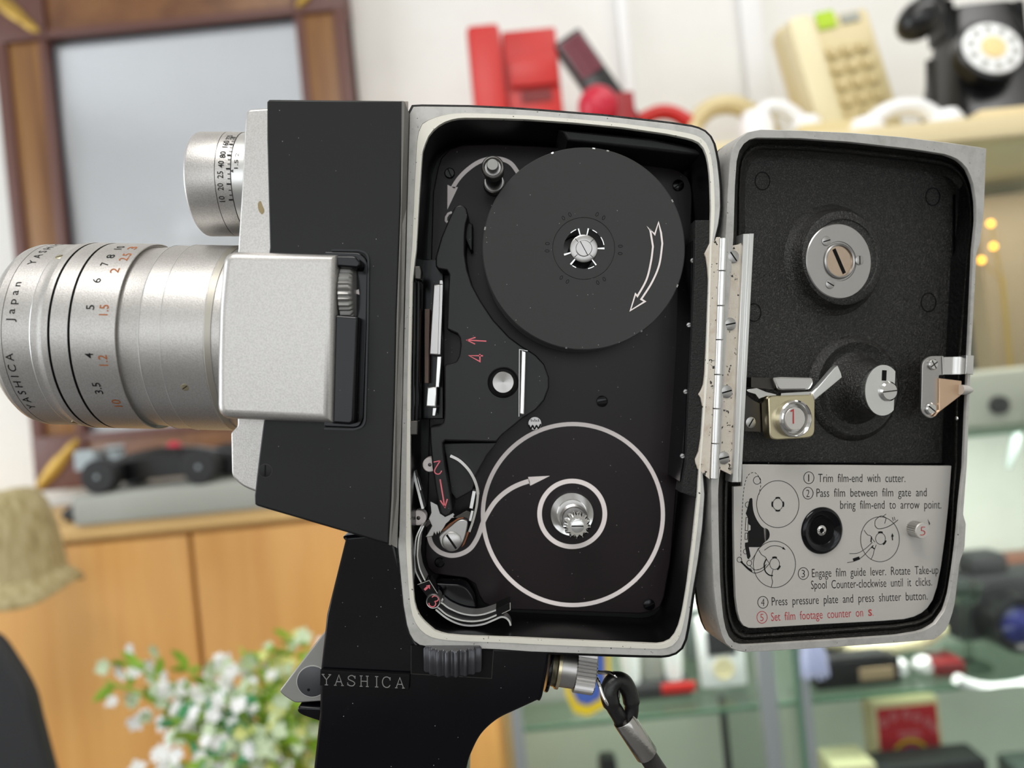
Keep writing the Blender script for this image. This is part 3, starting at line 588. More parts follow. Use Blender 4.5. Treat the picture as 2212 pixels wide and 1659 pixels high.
# ---- wrist strap: a thing of its own
strap = thing('wrist_strap', V(1480, 1659, 70), 'black leather wrist strap with a crimped metal ferrule hanging from the knob', 'strap')
def pO(x, y, d=50): return V(*cO(x, y), d)
b = MB(); b.tube(spl([tuple(pO(*q)) for q in ((1230,860,62),(1180,760,52),(1110,640,46),(1085,540,46),(1110,450,50),(1170,410,56),(1240,440,60),(1290,540,62),(1310,660,62),(1300,760,62),(1270,860,62))], n=5), [17]*10+[20]*15+[19]*15+[16]*11, 14)
b.build('strap_loop', mat('strap_leather', (18, 17, 17), 0, 0.35, bump=(900, .4, .0003)), strap)
fc = pO(1232, 800, 56); fe = pO(1462, 1150, 66); fd = (fe-fc); fl = fd.length/K
b = MB(); b.lathe(fc, fd, [(6,22),(0,23.5),(-1,25),(1,26),(fl-2,26),(fl,25),(fl,22)], 18); b.build('ferrule', mat('ferrule_metal', (176, 174, 170), 1.0, 0.24, bump=(300, .3, .0005)), strap, 30)
b = MB(); b.tube(spl([tuple(pO(*q)) for q in ((1250,830,58),(1440,1120,66),(1560,1300,70),(1640,1420,72),(1800,1680,74),(1950,1950,80))], n=5), 21, 14); b.build('strap_cord', mat('cord_leather', (34, 32, 31), 0, 0.45, bump=(700, .6, .0003)), strap)
# ---- the film spool sitting on the supply spindle: a thing of its own
SC = I(1261, 537, 14); sc0 = W(SC)
spool = thing('film_spool', sc0, 'flat black metal film spool with a white outlined arrow in the upper half', 'film spool')
SR_ = 219*(F+14)/F
def keyring(r0, a): return r0
b = MB(); nseg = 144; q = lambda r, a, h: sc0+(XI*math.cos(a)+ZI*math.sin(a))*r*K+VIEW*h*K
def hub_r(a):
    d_ = math.degrees(a) % 360
    for lo, hi in ((2, 76), (106, 196), (232, 306)):
        if lo <= d_ <= hi: return 44.0
    return 31.0
rings = [[q(hub_r(2*PI*i/nseg), 2*PI*i/nseg, -6) for i in range(nseg)], [q(hub_r(2*PI*i/nseg), 2*PI*i/nseg, 0) for i in range(nseg)]]
rings += [[q(r, 2*PI*i/nseg, h) for i in range(nseg)] for r, h in ((66.5, 0), (67.5, -1.2), (68.5, 0), (SR_-2, 0), (SR_, -2), (SR_, -5), (60, -6))]
b.loops(rings, cap0=False, cap1=False); b.build('spool_flange', 'spool', spool, 40)
b = MB(); rings = [[q(r, 2*PI*i/nseg, h) for i in range(nseg)] for r, h in ((SR_, -122), (SR_, -127), (50, -127), (50, -122))]; b.loops(rings+[rings[0]], cap0=False, cap1=False); b.build('spool_flange', 'spool', spool)
b = MB(); rings = [[q(r, 2*PI*i/nseg, h) for i in range(nseg)] for r, h in ((66, -5), (66, -123), (52, -123), (52, -5))]; b.loops(rings, cap0=False, cap1=False); b.build('spool_core', 'chamber', spool)
b = MB(); b.lathe(sc0, VIEW, [(-60,31),(-2,31),(1,30),(2.5,27),(2.5,19)], 48, 0)
for a in (0.75, 2.3, 3.9, 5.5): b.add([q(19, a-.03, 2.9), q(29, a-.02, 2.9), q(29, a+.02, 2.9), q(19, a+.03, 2.9)], [(0,1,2,3)], 1)
b.lathe(sc0, VIEW, [(-2,18),(3.5,18),(5,16.5),(5,0)], 36, 0); b.add([sc0+VIEW*5.4*K+(XI*x+ZI*z)*K for x, z in ((-9,15),(-7.6,15.6),(9,-15),(7.6,-15.6))], [(0,1,2,3)], 1)
b.build('spool_hub', ['steel', 'slot'], spool)
b = MB()
for lo, hi in ((-2,3),(75,79),(103,107),(195,200),(228,233),(305,309)):
    b.loops([[q(r, math.radians(t), h) for r, h in ((30, .6), (45, .6), (45.6, -1), (30, -1))] for t in (lo, hi)], 0)
for lo, hi in ((10, 34), (50, 66), (112, 132), (236, 250), (282, 300)): b.strip([(44.6, t) for t in range(lo, hi+1, 3)], 1.8, lambda r, t: q(r, math.radians(t), 0.5))
b.build('worn_hub_edge', 'silver_bright', spool)
b = MB(); ar = spl(cv(cE, [(708,960),(695,1060),(665,1180),(605,1290)])); ar2 = spl(cv(cE, [(770,940),(750,1080),(700,1200),(630,1310)]))
outl = cv(cE, [(690,850),(672,830),(720,880),(745,800)])+[cE(762,870)]+ar2+cv(cE, [(655,1325),(558,1385),(592,1275)])+ar[::-1]
b.strip(outl, 4.0, vd(13.4), True); b.build('spool_arrow', 'white', spool)
b = MB()
for dg in (63, 118, 178, 238, 298, 358):
    a = math.radians(dg)
    for s in (-1, 1):
        c_ = q(80, a+s*0.10, 0.3); tg = (XI*-math.sin(a)+ZI*math.cos(a)); rd = (XI*math.cos(a)+ZI*math.sin(a)); f2 = lambda x, y: c_+(tg*x+rd*y)*K
        b.strip(circ(0, 0, 2.6, 4.5, 12), 1.1, f2, True)
b.build('embossed_digits', 'slot', spool)
b = MB(); rs = random.Random(3)
for dg in (108, 84, 76, 28, -22, -55, -100, 168):
    b = MB(); e_ = dg+0.5+rs.random(); b.loops([[q(r, math.radians(t), h) for r, h in ((SR_-3, 0.3), (SR_+.2, -1.2), (SR_+.2, -2.5), (SR_-3, -0.3))] for t in (dg-.5, e_)]); b.build('worn_chip', 'silver_bright', spool)
# ---- the opened door (still part of the cine camera)
TH = math.radians(14.0); TI = math.radians(2.5)
HP = I(1548, 780, 2); eu0 = Vector((math.cos(TI), 0, -math.sin(TI))); EV = Vector((math.sin(TI), 0, math.cos(TI)))
EU = eu0*math.cos(TH)+Vector((0, 1, 0))*math.sin(TH); DNu = eu0*math.sin(TH)-Vector((0, 1, 0))*math.cos(TH)
DN = rot(DNu); DU = rot(EU); DV = rot(EV); EYE = Vector((0, -F, 0))
def DPu(x, y, w=0.0):
    dr = Vector(((x-1106.0)/F, 1.0, -(y-829.5)/F)); t = (HP+DNu*w-EYE).dot(DNu)/dr.dot(DNu); return EYE+dr*t
def DP(x, y, w=0.0): return W(DPu(x, y, w))
def dw(w): return lambda x, y: DP(x, y, w)
DO = [(1577,340),(1583,321),(1594,300),(1615,284.5),(1643,279),(1726,281),(1837,286),(1948,295),(2059,309),(2131,319.6),(2130,343),(2126,454),(2117,533),(2110,536),(2107,617),(2099,761),(2090,1002),(2081,1117),(2088,1122),(2084,1189),(2074,1213),(2063,1304),(2054,1340),(2041,1366),(2019,1382),
      (1936,1389),(1797,1398.6),(1686,1405.6),(1605,1410),(1582,1403),(1567,1390),(1557,1368),(1548,1326),(1542,1271),(1539,1202),(1537,1118),(1537,1036),(1550,800),(1567,520),(1571,426)]
DI = [(1585,509.5),(1588,398.6),(1592,343),(1599,321),(1613,304),(1632,298),(1726,299),(1837,307),(1976,323),(2045,334),(2073,346),(2092,368),(2103,399),(2109,440),(2109,482),(2103,537),(2098,648),(2095,717),(2083,997),(2083,1008),(2074,1091),(2072,1118),(2067,1174),(2060,1229),(2051,1285),(2041,1318),(2019,1349),(1991,1364),
      (1936,1373),(1797,1382.5),(1658,1391),(1603,1394),(1584,1387),(1570,1368),(1561.6,1326),(1556,1257),(1553,1146),(1552,1063),(1556,1000),(1568,760)]
DC_ = (1828, 845)
do = polar(DO, DC_, 240); di = polar(DI, DC_, 240)
def rin(pts, k): return [(DC_[0]+(x-DC_[0])*(1-k/math.hypot(x-DC_[0], y-DC_[1])), DC_[1]+(y-DC_[1])*(1-k/math.hypot(x-DC_[0], y-DC_[1]))) for x, y in pts]
def dl(pts, w, base=0.0): return [DP(x, y, base)+DN*(w-base)*K for x, y in pts]
b = MB(); b.loops([dl(rin(do, .5), -9), dl(rin(do, .5), -95), dl(rin(do, 25), -112)], cap0=False)
door = b.build('door', 'leather', cine, label='opened camera door seen from its lined inner side')
b = MB(); b.loops([dl(do, -84), dl(do, -2.5), dl(rin(do, 1.5), 0), dl(rin(di, -1.0), 0), dl(di, -2), dl(di, -8)], cap0=False, cap1=False); b.build('door_rim', 'rim', door)
dq = lambda k, w: [DP(x, y, w) for x, y in rin(di, k)]
b = MB(); b.loops([dl(di, -3), dq(1, -8), dq(12, -28), dq(14, -32), dq(16, -27), dq(19, -24), dq(22, -27), dq(25, -38), dq(27, -64), dq(44, -76)], cap0=False, cap1=True)
b.build('door_lining', 'wrinkle', door, 50)
b = MB(); b.strip([(2056,1004),(1600,1000)], 7, dw(-66)); b.strip([(2062,420),(2060,700),(2052,990)], 5, dw(-70), m=0); b.build('lining_fold', 'gloss', door)
b = MB()
for x, y, rx, ry in ((1647,391,16,19),(2015,425,15,19),(2006,653,16,20),(1629,675,15,19),(1652,322,13,12)): b.strip(circ(x, y, rx, ry, 32), 2.2, dw(-75.0), True)
b.build('moulded_ring', 'slot', door)
def dcen(x, y, w): return DP(x, y, w)
# upper bearing disc
c = dcen(1801, 562, -74)
b = MB(); b.lathe(c, DN, [(-6,136),(0,130),(4,122),(10,117),(26,112),(34,109),(37,104),(38,90),(36,88)], 72); bear = b.build('bearing_boss', 'wrinkle', door)
c = dcen(1809.5, 565, -40)
b = MB(); b.lathe(c, DN, [(0,87),(4,87),(6,85),(6,46),(4,45),(4,42),(8,41),(10,38),(9,35.5),(4,35)], 72); b.build('bearing_disc', 'steel', bear)
b = MB(); b.lathe(c, DN, [(2,36),(5,36),(5,0)], 40, 0)
u_, v_ = rot(EU), rot(EV); aa = -1.05
def on(c, w, pts, a): return [c+DN*w*K+(u_*(x*math.cos(a)-y*math.sin(a))+v_*(x*math.sin(a)+y*math.cos(a)))*K for x, y in pts]
b.add(on(c, 5.5, [(-31,-4.5),(31,-4.5),(31,4.5),(-31,4.5)], aa), [(0,1,2,3)], 1); b.build('bearing_screw', [mat('turned_steel', (200, 180, 160), 1.0, 0.25, bump=(900, .6, .0001)), 'slot'], bear)
for x, y, a in ((810,940,0.2), (1068,1090,1.5), (840,1275,2.6)): screw('disc_screw', bear, dcen(*cK(x, y), -33.9), DN, 11.5, 2.2, a, 'steel', 'slot')
# lower hub: wide flange, stem and cut-away spring plate
c = dcen(1846, 839, -74)
b = MB(); b.lathe(c, DN, [(-4,128),(2,124),(10,116),(13,111),(12,106),(6,98),(5,86),(12,78),(40,66),(70,56),(78,52)], 72); hub = b.build('hub_flange', 'wrinkle', door)
c2 = dcen(1905, 843, 6); Dp = [(48*math.cos(t), 58*math.sin(t)) for t in [math.radians(50+i*260/30) for i in range(31)]]
Dp = [(x if x < 31 else 31, y) for x, y in Dp]
b = MB(); L_ = [on(c2, 0, Dp, 0), on(c2, 4, Dp, 0)]; b.loops(L_, 0); b.add(on(c2, 4.5, [(-5,22),(7,22),(7,46),(-5,46)], 0), [(0,1,2,3)], 1); sp_ = b.build('spring_plate', ['silver_bright', 'slot'], hub)
screw('hub_screw', hub, dcen(1916, 845, 8), DN, 23, 10, 0.0, 'chrome', 'steel_dark', slotw=0.12)
b = MB(); b.lathe(c, DN, [(60,54),(78,46),(82,40),(82,0)], 48); b.build('hub_stem', 'wrinkle', hub)
# film cutter
b = MB(); w0 = -20
b.slab(cv(cL, [(118,600),(185,650),(320,720),(330,920),(115,915)]), dw(-30), DN, 0, -10, 0); b.slab(cv(cL, [(168,455),(365,462),(365,560),(168,540)]), dw(-20), DN, 0, -30, 0)
cut = b.build('cutter_base', 'steel_dark', door)
b = MB(); b.slab(rnd(cv(cL, [(352,455),(420,447),(690,455),(705,500),(670,565),(400,568)]), [4,2,5,5,8,8]), dw(-8), DN, 0, -24, 0, 4); b.build('cutter_roller', 'chrome', cut)
b = MB(); b.slab(cv(cL, [(130,560),(215,545),(300,580),(385,600),(380,625),(300,615),(235,640),(205,600),(140,580)]), dw(-12), DN, 0, -8, 0, 1); b.slab(cv(cL, [(425,590),(690,575),(700,600),(420,615)]), dw(-4), DN, 0, -10, 0); b.build('cutter_spring', 'chrome', cut)
b = MB(); b.slab(rnd(cv(cL, [(312,632),(345,612),(700,602),(714,640),(712,920),(690,965),(640,975),(370,992),(325,965)]), [4,5,4,4,8,8,8,10,10]), dw(0), DN, 0, -26, 0, 3); b.build('cutter_plate', 'brass', cut)
b = MB(); b.slab(cv(cL, [(690,592),(880,372),(908,352),(938,420),(945,455),(712,650)]), dw(2), DN, 0, -14, 0, 2); b.build('cutter_blade', 'silver_bright', cut)
c = dcen(*cL(515, 805), 0)
b = MB(); b.lathe(c, DN, [(0,42),(14,41),(17,38),(14,35),(8,32),(5,30),(7,26)], 56, 0); b.build('button_ring', 'chrome', cut)
b = MB(); b.lathe(c, DN, [(4,26),(11,25.5),(12.5,24),(12.5,0)], 48, 0); b.build('button_face', 'label', cut)
b = MB(); b.strip(cv(cL, [(505,745),(528,732),(529,850)]), 3.0, dw(13.2)); b.build('step_number', 'red', cut)
screw('cutter_screw', cut, dcen(*cL(164, 840), -30), DN, 12.5, 2, 0.9, 'steel', 'slot')
# latch
b = MB(); b.slab(rnd(cv(cL, [(1628,335),(1660,292),(1700,272),(1812,272),(1812,435),(1772,438),(1772,740),(1735,795),(1695,808),(1650,785),(1618,740)]), [8,8,6,0,0,2,2,8,8,8,8]), dw(-10), DN, 0, -5, 0, 1.5); latch = b.build('latch_plate', 'steel', door)
b = MB(); b.slab(cv(cL, [(1772,462),(1966,485),(1960,608),(1772,752),(1740,790),(1720,790),(1772,735)]), dw(-4), DN, 0, -16, 0, 1.5); b.build('latch_wedge', mat('warm_steel', (216, 186, 158), 0.9, 0.36, bump=(3000, .3, .00004)), latch)
b = MB(); b.slab(cv(cL, [(1812,282),(2008,278),(2006,430),(1812,430)]), dw(-12), DN, 0, -5, 0); b.slab(cv(cL, [(2008,266),(2072,268),(2066,432),(2000,426)]), dw(8), DN, 0, -22, 0, 2); b.strip(cv(cL, [(1803,278),(1808,430)]), 3, dw(-8.5)); b.build('latch_tongue', 'chrome', latch)
b = MB(); p0, p1 = DP(*cL(1955, 560), 2), DP(*cL(2070, 566), 6); b.lathe(p0, p1-p0, [(0,12),(14,11.5),(22,9),(29,5),(31,0)], 24); b.build('latch_pin', 'label', latch)
screw('latch_screw', latch, dcen(*cL(1716, 345), -9.5), DN, 13, 5, 0.5, 'chrome', 'steel_dark', cross=True); screw('latch_screw', latch, dcen(*cL(1695, 722), -9.5), DN, 14, 6, -0.7, 'chrome', 'slot')
b = MB(); b.ball(DP(*cL(1926, 805), -24), 5*K, 5*K, 6*K); b.build('rivet', 'chrome', latch)
# instruction plate
IP = cv(cM, [(302,84),(1931,96),(1920,250),(1905,430),(1880,660),(1850,880),(1818,1040),(1785,1140),(1745,1200),(1700,1240),(1640,1270),(1560,1290),(1400,1303),(900,1330),(400,1359),(350,1358),(310,1340),(283,1300),(264,1230),(250,1120),(242,900),(236,600),(234,258),(302,254)])
b = MB(); b.slab(IP, dw(-36), DN, 0, -8, 0, 0.8); instr = b.build('instruction_plate', 'label', door)
g = dw(-35.5); m = lambda pts: cv(cM, pts)
b = MB()
def num(b, s, x, y): 
    b.strip(circ(*cM(x, y), 40/3.607, 46/3.607, 40), 1.3, g, True); w_ = 7 if s == '1' else 26; q0, q1 = cM(x-w_/2-1, y+30), cM(x+w_/2-1, y+30); write(b, s, q0, q1, 16.5, g)
def line(b, s, x0, y0, x1, y1, off=-0.006): write(b, s, cM(x0, y0), cM(x1, y1), 18.6, g, off=off)
num(b, '1', 820, 188); num(b, '2', 813, 308); num(b, '3', 777, 934); num(b, '4', 462, 1158)
line(b, 'Trim  film-end  with  cutter.', 893, 222, 1572, 222)
line(b, 'Pass  film  between  film  gate  and', 880, 337, 1738, 332)
line(b, 'bring  film-end  to  arrow  point.', 1065, 430, 1852, 428)
line(b, 'Engage  film  guide  lever.  Rotate  Take-up', 845, 963, 1830, 936)
line(b, 'Spool  Counter-clockwise  until  it  clicks.', 838, 1055, 1780, 1028)
line(b, 'Press  pressure  plate  and  press  shutter  button.', 532, 1184, 1745, 1138)
b.build('instruction_lettering', 'ink', door)
b = MB(); num(b, '5', 455, 1275); line(b, 'Set  film  footage  counter  on', 527, 1304, 1243, 1268); write(b, 'S', cM(1283, 1263), cM(1312, 1262), 13.5, g, off=0.02); b.strip(m([(1318,1259),(1324,1259)]), 1.6, g); b.build('footage_lettering', 'red', door)
b = MB(); t = 1.15
def ln(pts, wd=t, closed=False): b.strip(m(pts), wd, g, closed)
def cc(x, y, rx, ry, wd=t, n=56): b.strip(circ(*cM(x, y), rx/3.607, ry/3.607, n), wd, g, True)
def dash(pts, wd=t, on_=5, off_=3):
    P = m(pts); acc = 0; cur = [P[0]]; draw = True
    for i in range(len(P)-1):
        a, c_ = Vector(P[i]), Vector(P[i+1]); L0 = (c_-a).length; pos = 0
        while pos < L0-1e-6:
            need = (on_ if draw else off_)-acc; step = min(need, L0-pos); pos += step; acc += step; q_ = tuple(a+(c_-a)*(pos/L0))
            if draw: cur.append(q_)
            if acc >= (on_ if draw else off_)-1e-6:
                if draw and len(cur) > 1: b.strip(cur, wd, g)
                draw = not draw; acc = 0; cur = [q_]
dash(spl([(430,320),(445,240),(430,180),(395,147),(350,165),(322,230),(308,330),(300,480),(295,620),(290,760),(297,830),(330,880),(400,905),(460,890),(500,860)]))
cc(416, 208, 28, 30); cc(578, 393, 165, 183); cc(552, 862, 164, 181); cc(1374, 667, 151, 175); cc(279, 826, 18, 20); cc(356, 852, 19, 21)
cc(578, 394, 39, 46); cc(553, 858, 38, 44); cc(1378, 662, 38, 44)
for (x, y, s, aa) in ((578, 394, 1, (90, 270, 0, 180)), (553, 858, 1, (-90, 40)), (1378, 662, 1, (-90, 40))):
    for a_ in aa:
        b.strip([cM(x+44*math.cos(math.radians(a_+k_)), y+51*math.sin(math.radians(a_+k_))) for k_ in (-24,-8,8,24)], 3.6, g)
b.poly(m(spl([(358,352),(372,345),(380,356),(382,400),(390,455),(412,510),(445,560),(470,580)], n=3)+[(475,690),(440,728),(352,728),(366,800),(352,822),(340,815),(322,720),(322,694),(345,690),(345,604),(366,595),(366,560),(350,550),(345,500),(328,466),(340,430)]), g)
b.poly(m(spl([(484,580),(505,595),(515,628),(508,660),(484,684)], n=4)), g); ln([(478,580),(478,688)], 1.4)
cc(344, 398, 19, 22); cc(326, 762, 16, 19)
ln([(330,497),(348,497),(344,600),(324,600)], t, True); ln([(324,618),(342,618),(340,668),(322,668)], t, True)
ln(spl([(428,735),(400,790),(372,830)]), t); ln(spl([(290,845),(350,905),(400,930),(460,910),(510,860)]), 1.3); ln([(290,842),(340,888),(378,918)], 3.4); ln(spl([(360,872),(400,905),(450,895),(490,860)]))
ln(spl([(430,750),(450,785),(480,805),(495,830),(515,860)])); ln(spl([(540,905),(530,960),(537,1000),(525,1043)])); ln(spl([(490,820),(472,860),(480,915),(510,945),(540,950)]), 2.6)
ln(spl([(473,752),(520,722),(570,718),(610,730),(635,748)])); b.poly(m([(620,725),(640,750),(612,742)]), g)
ln(spl([(1250,595),(1275,630),(1300,640),(1315,665),(1335,690)])); ln([(1308,645),(1304,690)], 2.6); ln(spl([(1345,710),(1330,750),(1320,790),(1303,826)])); ln([(1310,725),(1330,742)], 2.6); ln([(1305,735),(1322,715)], 2.2)
ln(spl([(1135,778),(1200,775),(1260,740),(1315,690)])); ln(spl([(1118,850),(1180,835),(1240,800),(1310,725)])); ln([(1165,830),(1215,812)], 7)
ln(spl([(1335,560),(1338,520),(1375,487),(1405,490),(1420,505),(1410,545)])); ln(spl([(1335,560),(1360,585),(1420,575),(1470,550),(1515,515)]), 1.4); ln([(1395,490),(1422,470)]); ln([(1470,495),(1478,525)]); ln([(1484,492),(1492,520)])
ln([(1472,675),(1470,640)], 2.4); b.poly(m([(1470,618),(1482,645),(1460,648)]), g); b.poly(m([(1745,508),(1765,545),(1758,558)]), g)
b.build('loading_diagram', 'ink', door)
c = dcen(1775, 1146, -36)
b = MB(); b.lathe(c, DN, [(0,54.5),(1.2,54.5),(5,52),(7,47),(5,40),(1,34),(-4,30),(-8,27)], 64); grom = b.build('socket_ring', 'gloss', door)
b = MB(); b.lathe(c, DN, [(-8,29),(-3,27.5),(0,12),(1,6),(-1,5),(-1,0)], 40); b.build('socket_core', mat('dimpled_steel', (205, 202, 198), 1, .22, bump=(500, 1, .0004)), grom)
c = dcen(*cM(1630, 582), -36); 
b = MB(); b.lathe(c, DN, [(0,19),(28,19)], 90, 0, ridges=22, rdep=2.2); kn5 = b.build('counter_knob', 'steel', door, 60)
b = MB(); b.lathe(c, DN, [(27,19),(29,18.5),(30,17.5),(30,0)], 40); b.build('knob_face', 'label', kn5)
q5 = W(DPu(*cM(1630, 582), -36)+DNu*30.6); f5 = lambda x, y: q5+(DU*x-DV*y)*K
b = MB(); write(b, '5', (-7, 11), (7.5, 11), 22, f5, off=-0.02); b.build('step_number', 'red', kn5)
# hinge leaf and chrome cover strip on the door side
b = MB(); b.slab([(1570,512),(1574,532),(1600,527),(1604,516),(1612,516),(1588,1030),(1572,1022),(1556,1014),(1553,1034),(1548,1030)], dw(-2), DN, 0, -10, 0, 0); leaf = b.build('door_leaf', 'cream', hinge)
b = MB(); b.slab([(1606,505),(1629,504),(1602,1042),(1582,1042)], dw(6), DN, 0, -30, 0, 1.5); b.slab([(1620,504),(1629,504),(1602,1042),(1594,1042)], dw(10), DN, 0, -14, 0, 1.5); b.build('cover_strip', 'silver_bright', hinge)
for x, y, a in ((1583.5,554.5,-1.0),(1577,700,0.1),(1569,846,0.15),(1563,989,0.1)): screw('hinge_screw', hinge, DP(x, y, -2), DN, 14, 2.5, a, 'steel', 'slot')
# black door catch pieces between the body and the door
b = MB(); b.prism([(1530,1020),(1548,1030),(1552,1060),(1540,1100),(1527,1070)], 30, 70, 2); b.build('hinge_stop', 'slot', hinge)
# ================================================================ the shop behind
def S(z): return z/F
def P(x, y, z): return V(x, y, ZD(z))
M['wall'] = mat('white_plaster', (236, 235, 231), 0, 0.9, var=((224, 221, 216), 2.2, 0.4, 0.8), bump=(60, .1, .002))
M['floor'] = mat('floor_dark_tile', (112, 110, 110), 0, 0.5, var=((98, 96, 96), 6, .4, .7))
M['wood_y'] = mat('honey_veneer', (222, 170, 98), 0, 0.42, var=((208, 150, 80), 3.0, 0.3, 0.7, (9, 9, 0.7)))
M['wood_top'] = mat('pale_veneer', (222, 184, 122), 0, 0.45)
M['wood_b'] = mat('brown_frame_wood', (132, 90, 52), 0, 0.4, var=((92, 52, 28), 14, 0.3, 0.75, (1, 1, 1)))
M['wood_v'] = mat('brown_frame_upright', (146, 104, 58), 0, 0.4, var=((98, 58, 32), 5, 0.35, 0.7, (12, 12, 0.4)))
M['mauve'] = mat('mauve_brown_wood', (98, 62, 54), 0, 0.45)
M['gilt'] = mat('gilt', (176, 142, 66), 0.5, 0.4)
M['creamp'] = mat('cream_plastic', (216, 200, 152), 0, 0.4)
M['cream2'] = mat('cream_plastic_light', (226, 214, 174), 0, 0.4)
M['creamk'] = mat('cream_keys', (206, 188, 138), 0, 0.45)
M['whitep'] = mat('white_plastic', (240, 240, 240), 0, 0.35)
M['redp'] = mat('red_plastic', (196, 34, 28), 0, 0.4)
M['crimson'] = mat('crimson_plastic', (196, 32, 58), 0, 0.35)
M['blackp'] = mat('black_plastic', (14, 14, 16), 0, 0.3)
M['blackm'] = mat('black_matt', (34, 34, 36), 0, 0.6)
M['maroon'] = mat('maroon_keys', (124, 52, 66), 0, 0.5)
M['greyst'] = mat('grey_stone', (166, 168, 160), 0, 0.6)
M['straw'] = mat('straw_weave', (202, 188, 144), 0, 0.8, bump=(260, 1, .004), var=((158, 140, 92), 120, .4, .7, (1, 1, .3)))
M['terra'] = mat('terracotta', (196, 112, 66), 0, 0.7)
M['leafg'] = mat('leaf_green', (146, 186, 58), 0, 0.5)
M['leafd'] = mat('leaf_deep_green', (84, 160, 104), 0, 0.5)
M['blos'] = mat('white_blossom', (246, 246, 244), 0, 0.6)
M['blosg'] = mat('green_white_blossom', (206, 222, 186), 0, 0.6)
M['blosy'] = mat('cream_blossom', (222, 226, 142), 0, 0.6)
M['palegreen'] = mat('pale_green_panel', (216, 217, 208), 0, 0.7, var=((202, 204, 194), 3, .4, .7))
M['shelfc'] = mat('cream_board', (232, 214, 170), 0, 0.5)
M['alu'] = mat('aluminium_post', (170, 178, 180), 0.5, 0.4)
M['blue'] = mat('blue_cloth', (70, 100, 180), 0, 0.6); M['yellow'] = mat('yellow_cloth', (236, 208, 40), 0, 0.6)
M['lime'] = mat('lime_sticker', (176, 210, 20), 0, 0.5)
M['tan_label_glow'] = mat('tan_label_and_glow', (160, 138, 108), 0, 0.7)  # tan of the recorder label; on the backing box it paints in lamp glow
M['brownbox'] = mat('brown_case', (128, 82, 64), 0, 0.5)
M['dgrey'] = mat('dark_grey_green', (82, 90, 86), 0, 0.5)
M['redcard'] = mat('red_card', (204, 28, 44), 0, 0.5); M['pinkish'] = mat('pale_pink_print', (226, 130, 136), 0, 0.5)
def glass_mat(name, tint, alpha):
    m_ = bpy.data.materials.new(name); m_.use_nodes = True; nt = m_.node_tree; nt.nodes.clear(); N = nt.nodes
    o = N.new('ShaderNodeOutputMaterial'); a = N.new('ShaderNodeBsdfTransparent'); a.inputs[0].default_value = col(*tint); g_ = N.new('ShaderNodeBsdfGlossy'); g_.inputs['Roughness'].default_value = 0.05
    f_ = N.new('ShaderNodeFresnel'); ge = N.new('ShaderNodeNewGeometry'); mr = N.new('ShaderNodeMapRange'); mr.inputs[3].default_value = 1.45; mr.inputs[4].default_value = 1/1.45; nt.links.new(ge.outputs['Backfacing'], mr.inputs[0]); nt.links.new(mr.outputs[0], f_.inputs[0]); x = N.new('ShaderNodeMixShader'); nt.links.new(f_.outputs[0], x.inputs[0]); nt.links.new(a.outputs[0], x.inputs[1]); nt.links.new(g_.outputs[0], x.inputs[2]); nt.links.new(x.outputs[0], o.inputs[0]); M[name] = m_
glass_mat('shelf_glass', (228, 238, 231), .8); glass_mat('pane_glass', (247, 250, 248), .9)
M['glassedge'] = mat('green_glass_edge', (96, 132, 108), 0, 0.15)
mm = bpy.data.materials.new('mirror_silvering'); mm.use_nodes = True; q_ = mm.node_tree.nodes['Principled BSDF']; q_.inputs['Base Color'].default_value = col(222, 226, 232); q_.inputs['Metallic'].default_value = 0.62; q_.inputs['Roughness'].default_value = 0.09; M['mirror'] = mm
YW = 1.45-F*K
FLOOR, CEIL = -1.25, 1.5
def struct(name, c, sx, sy, sz, mt):
    b = MB(); b.box(c, sx, sy, sz); return tag(b.build(name, mt), kind='structure')
struct('wall_back', (0, YW+.05, (FLOOR+CEIL)/2), 5.2, .1, CEIL-FLOOR, 'wall')
struct('wall_left', (-2.55, YW-2.2, (FLOOR+CEIL)/2), .1, 4.4, CEIL-FLOOR, 'wall')
struct('wall_right', (2.55, YW-2.2, (FLOOR+CEIL)/2), .1, 4.4, CEIL-FLOOR, 'wall')
struct('floor', (0, YW-2.2, FLOOR-.05), 5.2, 4.5, .1, 'floor')
struct('ceiling', (0, YW-2.2, CEIL+.05), 5.2, 4.5, .1, 'wall')
b = MB()
for c_, s_ in (((0, -3.3, (FLOOR-.3)/2), (5.2, .12, -.3-FLOOR)), ((0, -3.3, (1.05+CEIL)/2), (5.2, .12, CEIL-1.05))): b.box(c_, *s_)
for x_ in (-2.5, -1.3, -.35, .75, 1.6, 2.5): b.box((x_, -3.3, .375), .16, .11, 1.35)
tag(b.build('reflection_wall', 'wall'), kind='structure')  # unseen wall with openings, added so the metal has something to reflect
b = MB(); b.box((0, YW-.008, FLOOR+.06), 5.0, .016, .12); tag(b.build('baseboard_back', 'wood_b'), kind='structure')
def bxp(b, x, y, z, w, h, dep, m=0, R=None, bev=0.0): b.box(P(x, y, z), w*S(z), dep, h*S(z), m, R, bev)
Ry = lambda a: Matrix.Rotation(math.radians(a), 3, 'Y')
Rx = lambda a: Matrix.Rotation(math.radians(a), 3, 'X')
Rz = lambda a: Matrix.Rotation(math.radians(a), 3, 'Z')
# ---- conduits on the wall
for x, y, w, mt, lb in ((1345, 40, 24, 'whitep', 'thin white cable duct on the wall beside the dark handset'), (1618, 20, 44, 'whitep', 'wide white cable duct on the wall beside the cream telephone')):
    c = P(x, y, 1.44); b = MB(); b.box((c.x, YW-.012, CEIL/2+.12), w*S(1.44), .022, CEIL-.3, 0, None, .004); tag(b.build('cable_duct', mt), lb, 'cable duct')
